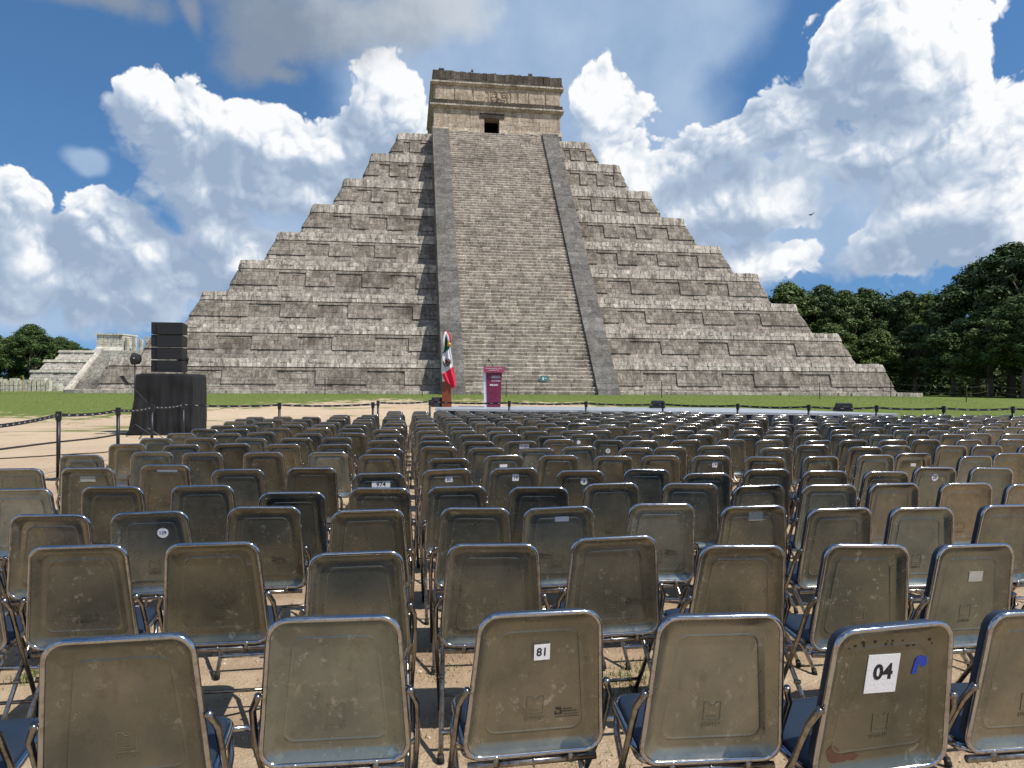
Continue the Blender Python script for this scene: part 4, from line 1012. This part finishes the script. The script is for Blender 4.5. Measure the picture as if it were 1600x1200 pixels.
for i, p in enumerate(PP[1:-1], 1):
    e = empty('barrier_post', (p.x, p.y, ground_z(p.x, p.y)), 0); zt = PZ - ground_z(p.x, p.y)
    tag(e, 'black belt barrier post ' + wh[i], 'barrier post', 'black belt barrier posts round the seating')
    b = MB(); b.tube([(0, 0, 0), (0, 0, .012), (0, 0, .03)], [.17, .17, .06], 20); b.build('base', M_rubber, e, False)
    b = MB(); b.tube([(0, 0, .02), (0, 0, zt - .14)], .031, 12); b.build('pole', M_post, e, True)
    b = MB(); b.tube([(0, 0, zt - .15), (0, 0, zt - .145), (0, 0, zt - .02), (0, 0, zt), (0, 0, zt)], [.036, .044, .044, .046, .02], 12); b.build('head', M_post, e, False)
    for (q, nm) in ((PP[i + 1], 'belt'),) + (((PP[0], 'belt'),) if i == 1 else ()):
        if i == 5 or True:
            d = Vector((q.x - p.x, q.y - p.y, 0)); Lb = d.length; dn = d.normalized(); sg2 = Vector((-dn.y, dn.x, 0)) * .002
            if Lb > 9: continue
            b = MB(); pr = MB(); nseg = max(6, int(Lb / .12)); sag = .035
            zf = lambda t: (zt - .055) - sag * 4 * t * (1 - t)
            for k in range(nseg):
                t0, t1 = k / nseg, (k + 1) / nseg; a, c = d * t0, d * t1; za, zc_ = zf(t0), zf(t1)
                b.add([(a.x - sg2.x, a.y - sg2.y, za - .025), (c.x - sg2.x, c.y - sg2.y, zc_ - .025), (c.x - sg2.x, c.y - sg2.y, zc_ + .025), (a.x - sg2.x, a.y - sg2.y, za + .025),
                       (a.x + sg2.x, a.y + sg2.y, za - .025), (c.x + sg2.x, c.y + sg2.y, zc_ - .025), (c.x + sg2.x, c.y + sg2.y, zc_ + .025), (a.x + sg2.x, a.y + sg2.y, za + .025)], [(0, 1, 2, 3), (5, 4, 7, 6), (3, 2, 6, 7), (1, 0, 4, 5)])
                if k % 2 == 0:
                    m0, m1 = d * (t0 + .2 / nseg), d * (t0 + .75 / nseg)
                    for sgn in (-1, 1):
                        oo = sg2 * 1.6 * sgn; pr.add([(m0.x + oo.x, m0.y + oo.y, za - .006), (m1.x + oo.x, m1.y + oo.y, za - .010), (m1.x + oo.x, m1.y + oo.y, za + .006), (m0.x + oo.x, m0.y + oo.y, za + .010)], [(0, 1, 2, 3)])
            bo = b.build('belt', M_belt, e); pr.build('belt_print', M_print, bo)

# ------------------------------------------------------------------ stage with podium, flag, monitors
M_deck = flat('pale_stage_deck', (0.42, 0.46, 0.50), 0.35, 0, 0.06, 2.0)
M_skirt = flat('dark_stage_skirt', (0.012, 0.014, 0.024), 0.85)
ZS = 0.84
fl_, fr_ = at(680, 639.6, ZS), at(1405, 641.0, ZS); bl_, br_ = at(684, 635.2, ZS), at(1150, 633.8, ZS); br2 = at(1400, 640.2, ZS)
ste = empty('stage', ((fl_.x + fr_.x) / 2, fl_.y + 1, 0)); tag(ste, 'low wide stage with pale top and dark blue skirt before the pyramid', 'stage')
def lo(p, z): return (p.x - ste.location.x, p.y - ste.location.y, z)
poly = [fl_, fr_, br2, br_, bl_]
b = MB(); n = 5; b.add([lo(p, ZS - .06) for p in poly] + [lo(p, ZS) for p in poly], [(4, 3, 2, 1, 0), (5, 6, 7, 8, 9)] + [(i, (i + 1) % n, n + (i + 1) % n, n + i) for i in range(n)]); b.build('deck', M_deck, ste)
cen = sum((p for p in poly), Vector()) / n; ins = [p + (cen - p).normalized() * .06 for p in poly]
b = MB()
for i in range(n):
    a, c = ins[i], ins[(i + 1) % n]; k = max(2, int((c - a).length / .25)); nn = Vector((c.y - a.y, a.x - c.x, 0)).normalized()
    vs = []
    for j in range(k + 1):
        q = a.lerp(c, j / k) + nn * (.02 * math.sin(j * 1.9)); vs += [lo(q, 0.0 + ground_z(q.x, q.y) - .02), lo(q, ZS - .062)]
    b.add(vs, [(2 * j, 2 * j + 2, 2 * j + 3, 2 * j + 1) for j in range(k)])
b.build('skirt', M_skirt, ste)
M_maroon = flat('maroon_laminate', (0.165, 0.012, 0.048), 0.5, 0, 0.06)
M_maroon2 = flat('rose_maroon_board', (0.30, 0.05, 0.095), 0.5, 0, 0.06)
M_pline = flat('maroon_relief', (0.30, 0.045, 0.09), 0.5)
M_white = flat('white_laminate', (0.66, 0.66, 0.68), 0.5, 0, 0.05)
def stage_item(px, py): p = at(px, py, ZS); return p
p = stage_item(772, 636.5); pod = empty('podium', (p.x, p.y, ZS), PHI * .2)
tag(pod, 'maroon speaking podium with white lettering and a gooseneck microphone on the stage', 'podium')
S = p.y / FPX
b = MB(); wb_, wt_, dp = 20.5 * S / 2, 25 * S / 2, .42; b.hexa([(-wb_, 0, 0), (wb_, 0, 0), (wb_, dp, 0), (-wb_, dp, 0), (-wt_, 0, 54 * S), (wt_, 0, 54 * S), (wt_, dp, 54 * S), (-wt_, dp, 54 * S)]); body_ = b.build('front_board', M_maroon, pod)
b = MB(); b.hexa([(-wb_ - 5 * S, .02, 0), (-wb_ - .003, .02, 0), (-wb_ - .003, dp, 0), (-wb_ - 5 * S, dp, 0), (-wt_ - 4.4 * S, .02, 55 * S), (-wt_ - .003, .02, 55 * S), (-wt_ - .003, dp, 55 * S), (-wt_ - 4.4 * S, dp, 55 * S)]); b.build('side_board', M_white, pod)
b = MB(); b.hexa([(-16.5 * S, -.10, 54.5 * S), (16.5 * S, -.10, 54.5 * S), (16.5 * S, dp + .05, 54.5 * S), (-16.5 * S, dp + .05, 54.5 * S), (-16.5 * S, -.08, 63 * S), (16.5 * S, -.08, 63 * S), (16.5 * S, dp + .05, 60 * S), (-16.5 * S, dp + .05, 60 * S)]); top_ = b.build('top_board', M_maroon2, pod)
def ptext(s, x, y, z, size, m, par, bold=0.0, sx=1.0):
    cu = bpy.data.curves.new('lettering', 'FONT'); cu.body = s; cu.size = size; cu.align_x = 'CENTER'; cu.align_y = 'CENTER'; cu.extrude = .001; cu.offset = bold; cu.materials.append(m)
    o = font_mesh('lettering', cu); o.parent = par; o.location = (x, y, z); o.rotation_euler = (PI / 2, 0, 0); o.scale = (sx, 1, 1); return o
ptext('GOBIERNO DE', 3 * S, -.006, 48.5 * S, .040, M_white, body_); ptext('MÉXICO', 3 * S, -.006, 46.3 * S, .075, M_white, body_, .002)
ptext('CULTURA', 3 * S, -.006, 41 * S, .065, M_white, body_, .001); ptext('INAH', 1.5 * S, -.006, 34.6 * S, .085, M_white, body_, .003)
b = MB(); b.tube([(-6.6 * S, -.004, 46.8 * S), (-6.6 * S, -.010, 46.8 * S)], 1.9 * S, 16); b.build('round_emblem', M_pline, body_)
b = MB(); b.tube([(-5.0 * S, -.004, 34.6 * S), (-5.0 * S, -.010, 34.6 * S)], 1.5 * S, 12); b.build('round_emblem', M_white, body_)
ptext('ZONA ARQUEOLÓGICA', 0, -.108, 60.2 * S, .048, M_white, top_); ptext('CHICHÉN ITZÁ', 0, -.110, 57.4 * S, .048, M_white, top_)
b = MB()
for (cx, cz, q) in ((-4, 24, 3.2), (3, 21, 3.4), (-3, 15, 3.0), (4, 12, 3.2), (-2, 7, 2.6), (5, 26, 2.2)):
    pts = [(cx * S + q * S * (.35 + .65 * t / 14) * math.cos(t * .55), -.008, cz * S + q * S * (.35 + .65 * t / 14) * math.sin(t * .55)) for t in range(14)]; b.tube(pts, .006, 4)
b.build('scroll_relief', M_pline, body_)
b = MB(); b.tube([(-.02, .1, 60 * S), (-.05, .05, 66 * S), (-.13, -.02, 71 * S)], .008, 6); b.tube([(-.13, -.02, 71 * S), (-.155, -.04, 72.5 * S), (-.19, -.07, 74 * S)], [.012, .03, .028], 8); b.build('microphone', M_rubber, pod, True)

# flag
p = stage_item(698, 637); fg = empty('flag', (p.x, p.y, ZS)); tag(fg, 'green white and red flag hanging from a pole on a wooden pedestal, left on stage', 'flag'); S = p.y / FPX
M_wood = flat('red_brown_wood', (0.20, 0.045, 0.012), 0.45, 0, 0.3, 8.0)
M_gold = flat('gold_fringe', (0.55, 0.28, 0.05), 0.4, 0.4)
b = MB(); b.box(-7.2 * S, 7.2 * S, -.05, .25, 0, 40 * S, taper=.012); b.build('pedestal', M_wood, fg)
b = MB(); b.tube([(-3 * S, .05, 0), (-1.5 * S, .05, 114 * S)], .018, 8); b.tube([(-1.5 * S, .05, 114 * S), (-1.5 * S, .05, 116.5 * S), (-1.5 * S, .05, 119 * S)], [.02, .035, .004], 8); b.build('pole', M_gold, fg, True)
M_g = flat('flag_green', (0.004, 0.12, 0.06), 0.75, 0, .15); M_w = flat('flag_white', (0.62, 0.62, 0.64), 0.8, 0, .05); M_r = flat('flag_red', (0.58, 0.012, 0.045), 0.75, 0, .15)
# outline of the hanging cloth by height above the stage (in photograph pixels): left, right
prof = [(26.5, 5.0, 8.0), (33, 1.5, 14.5), (46, -5.0, 13.8), (54, -8.0, 12.4), (66, -7.8, 10.3), (78, -7.2, 8.3), (90, -3.5, 6.2), (98, -2.5, 5.0), (104, -2.0, 3.2), (114, -1.8, 1.0)]
def lr(z):
    for (a, b_) in zip(prof[:-1], prof[1:]):
        if a[0] <= z <= b_[0]:
            t = (z - a[0]) / (b_[0] - a[0]); return a[1] + (b_[1] - a[1]) * t, a[2] + (b_[2] - a[2]) * t
    return prof[-1][1:]
def flagpart(nm, m, zlo, zhi):
    b = MB(); nu, nv = 22, 40; vs = []
    for j in range(nv + 1):
        for i in range(nu + 1):
            u = i / nu; za, zb = zlo(u), zhi(u); z = za + (zb - za) * j / nv; l, r_ = lr(z); x = l + (r_ - l) * u
            y = -.10 + .045 * math.sin(u * 11 + z * .05) * (1 - z / 160) + .015 * math.sin(u * 23 + z * .11)
            vs.append((x * S, y, z * S))
    b.add(vs, [(j * (nu + 1) + i, j * (nu + 1) + i + 1, (j + 1) * (nu + 1) + i + 1, (j + 1) * (nu + 1) + i) for j in range(nv) for i in range(nu)])
    o = b.build(nm, m, fg, True); sol = o.modifiers.new('thick', 'SOLIDIFY'); sol.thickness = .004; return o
flagpart('red_band', M_r, lambda u: 38 - 9 * u + 4 * abs(u - .5) if u < .5 else 30 - 4 * (u - .5), lambda u: 50.5 + 13 * u)
wf_ = flagpart('white_band', M_w, lambda u: 50.5 + 13 * u, lambda u: 83 + 11 * u)
flagpart('green_band', M_g, lambda u: 83 + 11 * u, lambda u: 112.0 - 3 * u)
M_eagle = flat('emblem_brown', (0.07, 0.028, 0.015), 0.7); M_wreath = flat('emblem_green', (0.05, 0.12, 0.07), 0.7)
b = MB(); b.tube([((1 + 5.4 * math.cos(a * .3 - .3 + PI)) * S, -.165, (70 + 6.2 * math.sin(a * .3 - .3 + PI)) * S) for a in range(13)], .018, 5); b.build('wreath', M_wreath, wf_)
b = MB()
for (x0, z0_, x1, z1_, q) in ((-.5, 66.5, 3.8, 70, .09), (1.2, 69, 5.0, 74, .10), (3.5, 68, 5.6, 71, .07), (-1.5, 71.5, 1.5, 74.5, .05), (2, 65.5, 4, 67, .05)):
    b.tube([(x0 * S, -.165, z0_ * S), ((x0 + x1) / 2 * S, -.175, (z0_ + z1_) / 2 * S), (x1 * S, -.165, z1_ * S)], [q * .4, q, q * .5], 6)
b.build('eagle_emblem', M_eagle, wf_)
b = MB()
for i, (m_, pts) in enumerate(((0, [(-1, 117), (2, 115), (4.5, 111), (5.6, 105), (4.8, 100)]), (1, [(-1, 117), (1.5, 112), (3, 106), (4, 99)]), (0, [(-1, 117), (-3.4, 114), (-4.4, 108)]), (1, [(-1, 117), (-3, 112), (-4.8, 104), (-4.4, 92)]))):
    b.tube([(x * S, -.13 - .01 * i, z * S) for x, z in pts], [.03] + [.045] * (len(pts) - 2) + [.03], 6, mi=m_)
b.build('ribbon_bow', [M_r, M_w], fg, True)
b = MB(); b.tube([(2.5 * S, -.16, 101 * S), (4 * S, -.17, 98 * S), (5 * S, -.17, 95 * S)], [.03, .06, .07], 8); b.build('tassel', M_gold, fg, True)

M_box = flat('black_speaker_paint', (0.010, 0.011, 0.013), 0.6, 0, .2); M_grille = flat('black_grille', (0.018, 0.019, 0.021), 0.5, 0.3, .2)
for i, (px, py, w_, hh_, lab) in enumerate(((690, 637, 26, 15, 'black wedge speaker at the foot of the flag'), (1030, 635.5, 20, 12, 'black wedge speaker in the middle of the stage, between two barrier posts'), (1321, 637.5, 24, 13, 'black wedge speaker at the right end of the stage'))):
    p = stage_item(px, py); S = p.y / FPX; e = empty('wedge_speaker', (p.x, p.y, ZS), (.5, .1, -.1)[i]); tag(e, lab, 'speaker', 'black wedge speakers on the stage')
    W2, Hh = w_ * S / 2, hh_ * S
    b = MB(); b.hexa([(-W2, 0, 0), (W2, 0, 0), (W2, .42, 0), (-W2, .42, 0), (-W2 + .02, .0, Hh * .92), (W2 - .02, 0, Hh * .92), (W2 - .02, .18, Hh), (-W2 + .02, .18, Hh)]); b.build('cabinet', M_box, e)
    b = MB(); b.hexa([(-W2 + .03, .40, .05), (W2 - .03, .40, .05), (W2 - .03, .44, .05), (-W2 + .03, .44, .05), (-W2 + .04, .20, Hh - .02), (W2 - .04, .20, Hh - .02), (W2 - .04, .24, Hh - .01), (-W2 + .04, .24, Hh - .01)]); b.build('grille', M_grille, e)
    b = MB(); b.tube([(-.08, -.01, Hh * .55), (-.08, -.03, Hh * .55), (.08, -.03, Hh * .55), (.08, -.01, Hh * .55)], .01, 6); b.build('handle', M_post, e)

# ------------------------------------------------------------------ draped riser with line array
p = at(256, 686, 0); S = p.y / FPX; BY = p.y
M_drape = flat('black_drape', (0.007, 0.0075, 0.009), 0.85, 0, .2)
dr = empty('draped_riser', (p.x, p.y, 0), .05); tag(dr, 'tall speaker riser wholly draped in black cloth beside the turf', 'riser')
b = MB(); W2 = 47 * S; Hd = 97 * S; Dd = 1.15; nw, nh = 72, 22; per = []
for (ax_, ay_, bx_, by_) in ((-W2, 0, W2, 0), (W2, 0, W2, Dd), (W2, Dd, -W2, Dd), (-W2, Dd, -W2, 0)):
    for i in range(nw): per.append((ax_ + (bx_ - ax_) * i / nw, ay_ + (by_ - ay_) * i / nw))
n = len(per); vs = []
for j in range(nh + 1):
    t = j / nh
    for i, (x, y) in enumerate(per):
        a = i / n * 2 * PI; fold = (1 - .6 * t) * (.030 * math.sin(i * .21 + 3.2 * t) + .020 * math.sin(i * .47 + 1 - 4 * t)) + .010 * math.sin(i * .9 + 5 * t) * (1 - t)
        cx, cy = x / W2, (y - Dd / 2) / (Dd / 2); q = .93 + .07 * (1 - t) ** .5 + fold * .35
        corner = 1 - .015 * (abs(cx) * abs(cy)) ** 4
        w_x = mnoise.noise(Vector((x * 1.3, y * 1.3, t * 4))) * .05
        vs.append((x * q * corner + (-.16 * (1 - t) ** 3 if x < -W2 * .9 else 0), Dd / 2 + (y - Dd / 2) * (q + fold) + w_x, Hd * t * (1 - .02 * max(0, abs(cx) - .8) * 5 * t)))
fs = [(j * n + i, j * n + (i + 1) % n, (j + 1) * n + (i + 1) % n, (j + 1) * n + i) for j in range(nh) for i in range(n)] + [tuple(nh * n + i for i in range(n))]
b.add(vs, fs); b.build('drape', M_drape, dr, True)
for i in range(4):
    za = Hd + .0 + (3 - i) * 20.0 * S + .03; e = empty('array_loudspeaker', (p.x - 2.5 * S, p.y + .25, za), .05 + .08)
    tag(e, 'black loudspeaker, %s of the four stacked on the draped riser' % ['topmost', 'second from the top', 'third from the top', 'lowest'][i], 'loudspeaker', 'stacked loudspeakers on the draped riser')
    w2, d2, hh_ = 23.5 * S, .62, 19.6 * S; tp = .05 * hh_
    b = MB(); b.hexa([(-w2, .06, 0 + tp), (w2, .06, tp * .4), (w2 * .96, d2, tp * 1.4), (-w2 * .96, d2, tp * 1.4), (-w2, .06, hh_), (w2, .06, hh_), (w2 * .96, d2, hh_ * .9), (-w2 * .96, d2, hh_ * .9)]); c_ = b.build('cabinet', M_box, e)
    b = MB(); b.hexa([(-w2 * .62, .0, tp), (w2 * .99, .0, tp), (w2 * .99, .057, tp), (-w2 * .62, .057, tp), (-w2 * .62, .0, hh_ - .02), (w2 * .99, .0, hh_ - .02), (w2 * .99, .057, hh_ - .02), (-w2 * .62, .057, hh_ - .02)]); b.build('grille', M_grille, e)
    b = MB(); b.box(-w2 * .96, -w2 * .68, .02, .057, tp * 1.6, hh_ * .82); b.build('side_plate', M_post, e)
b_ = MB()
def lamp(px, foot, headpy, lab, flip=1):
    q = at(px, foot, 0); s_ = q.y / FPX; e = empty('stage_light', (q.x, q.y, 0)); zt = atY(px, headpy, q.y).z
    tag(e, lab, 'stage light', 'stage lights on thin stands beside the riser')
    m = MB(); m.tube([(0, 0, .15), (0, 0, zt)], .02, 8); m.build('pole', M_post, e, True)
    for a in (0.5, 2.6, 4.7):
        m = MB(); m.tube([(0, 0, .35), (.45 * math.cos(a), .45 * math.sin(a), 0.01)], .012, 6); m.build('leg', M_post, e)
    m = MB(); m.tube([(-.13 * flip, 0, zt + .02), (-.07 * flip, 0, zt + .02), (-.05 * flip, 0, zt + .02), (.12 * flip, 0, zt), (.17 * flip, 0, zt)], [.05, .06, .19, .15, .07], 10); hd = m.build('lamp_head', M_box, e, False)
    m = MB(); m.box(-.03, .07, -.162, -.157, zt + .02, zt + .045); m.build('bright_strip', M_white, hd)
lamp(211, 687, 567.5, 'black stage light on a thin stand, left of the loudspeaker stack')
lamp(288, 683, 567.5, 'black stage light mostly behind the draped riser, right of the loudspeaker stack', -1)
q = at(206, 690, 0); e = empty('boom_stand', (q.x, q.y - .25, 0)); tag(e, 'slanting black boom stand with a dark box leaning before the draped riser', 'stand')
m = MB(); S = q.y / FPX; m.tube([(32 * S, 0, 55 * S), (0, 0, 88 * S)], .012, 6); m.tube([(32 * S, 0, 55 * S), (32 * S, 0, .3)], .012, 6); m.build('boom', M_post, e)
m = MB(); m.hexa([(-5 * S, -.05, 88 * S), (2 * S, -.05, 82 * S), (2 * S, .05, 82 * S), (-5 * S, .05, 88 * S), (-10 * S, -.05, 96 * S), (-6 * S, -.05, 97 * S), (-6 * S, .05, 97 * S), (-10 * S, .05, 96 * S)]); m.build('lamp_head', M_box, e)
m = MB()
for a in (0.4, 2.5, 4.6): m.tube([(32 * S, 0, .3), (32 * S + .4 * math.cos(a), .4 * math.sin(a), .01)], .012, 6)
m.build('tripod_foot', M_post, e)
# cables
def cable(pts, r_, lab):
    P_ = [at(x, y, .01) for x, y in pts]; fine = []
    for i in range(len(P_) - 1):
        for t in range(8):
            k = t / 8; q = P_[i].lerp(P_[i + 1], k); fine.append(q + Vector((0, .03 * math.sin(i * 8 + t) * .6, .004)))
    fine.append(P_[-1]); m = MB(); m.tube(fine, r_, 6); tag(m.build('cable', M_rubber, None, True), lab, 'cable', 'cables on the sand at the left')
cable([(-60, 716), (0, 711), (50, 704), (95, 698), (150, 692), (190, 685), (212, 684)], .032, 'thick dark cable on the sand leading to the draped riser')
cable([(-60, 729), (0, 725), (60, 721), (110, 717), (160, 714), (215, 706)], .012, 'thin dark cable on the sand in front of the thick one')
cable([(-40, 775), (20, 766), (60, 760), (85, 755)], .012, 'short thin cable on the sand behind the nearest barrier post')

# ------------------------------------------------------------------ rope fence round the pyramid
M_rpost = flat('brown_iron_post', (0.09, 0.06, 0.035), 0.8, 0.2); M_rope = flat('dark_rope', (0.05, 0.045, 0.035), 0.9)
def fence(pts, Y, lab, wood=M_rpost):
    P_ = []
    for (px, Yp) in pts:
        a = atY(px, 600, Yp); P_.append(Vector((a.x, Yp, ground_z(a.x, Yp))))
    e = empty('rope_fence', P_[0]); tag(e, lab, 'rope fence', 'rope fences round the pyramid')
    for q in P_:
        d = q - P_[0]; m = MB(); m.tube([d + Vector((0, 0, -.1)), d + Vector((0, 0, .98))], .028, 6); m.build('post', wood, e)
    for hgt in (.5, .9):
        m = MB(); pts3 = []
        for a, c in zip(P_[:-1], P_[1:]):
            for t in range(8): k = t / 8; pts3.append(a.lerp(c, k) - P_[0] + Vector((0, 0, hgt - .10 * 4 * k * (1 - k) * .6)))
        pts3.append(P_[-1] - P_[0] + Vector((0, 0, hgt))); m.tube(pts3, .011, 4); m.build('rope', M_rope, e)
fence([(36, 41), (-110, 41.5)], 41, 'yellowish post and low rope on the turf at the far left', flat('ochre_post', (0.33, 0.24, 0.06), .8))
fence([(250, 45.2), (508, 43.5), (660, 43.0)], 44, 'thin rope fence on the turf before the left half of the pyramid')
fence([(791, 42.5), (1034, 43.5), (1281, 44.5), (1392, 49), (1510, 44), (1543, 50), (1640, 42)], 44, 'thin rope fence on the turf before the right half of the pyramid')
# ------------------------------------------------------------------ bird
p = atY(1265.5, 330.5, 95); e = empty('flying_bird', p, .3); e.rotation_euler = (0, R(-35), .3); tag(e, 'tiny dark bird gliding in the sky right of the pyramid', 'bird')
m = MB(); m.tube([(-.28, 0, 0), (-.2, 0, .02), (0, 0, .02), (.2, 0, .0), (.34, 0, 0)], [.01, .06, .09, .05, .02], 8)
for s_ in (-1, 1): m.add([(-.12, 0, .02), (.12, 0, .02), (.10, s_ * .4, .12), (-.02, s_ * .75, .06), (-.10, s_ * .4, .12)], [(0, 1, 2, 3, 4)])
m.add([(.3, 0, .02), (.55, .09, .02), (.55, -.09, .02)], [(0, 1, 2)])
m.build('body', M_box, e)
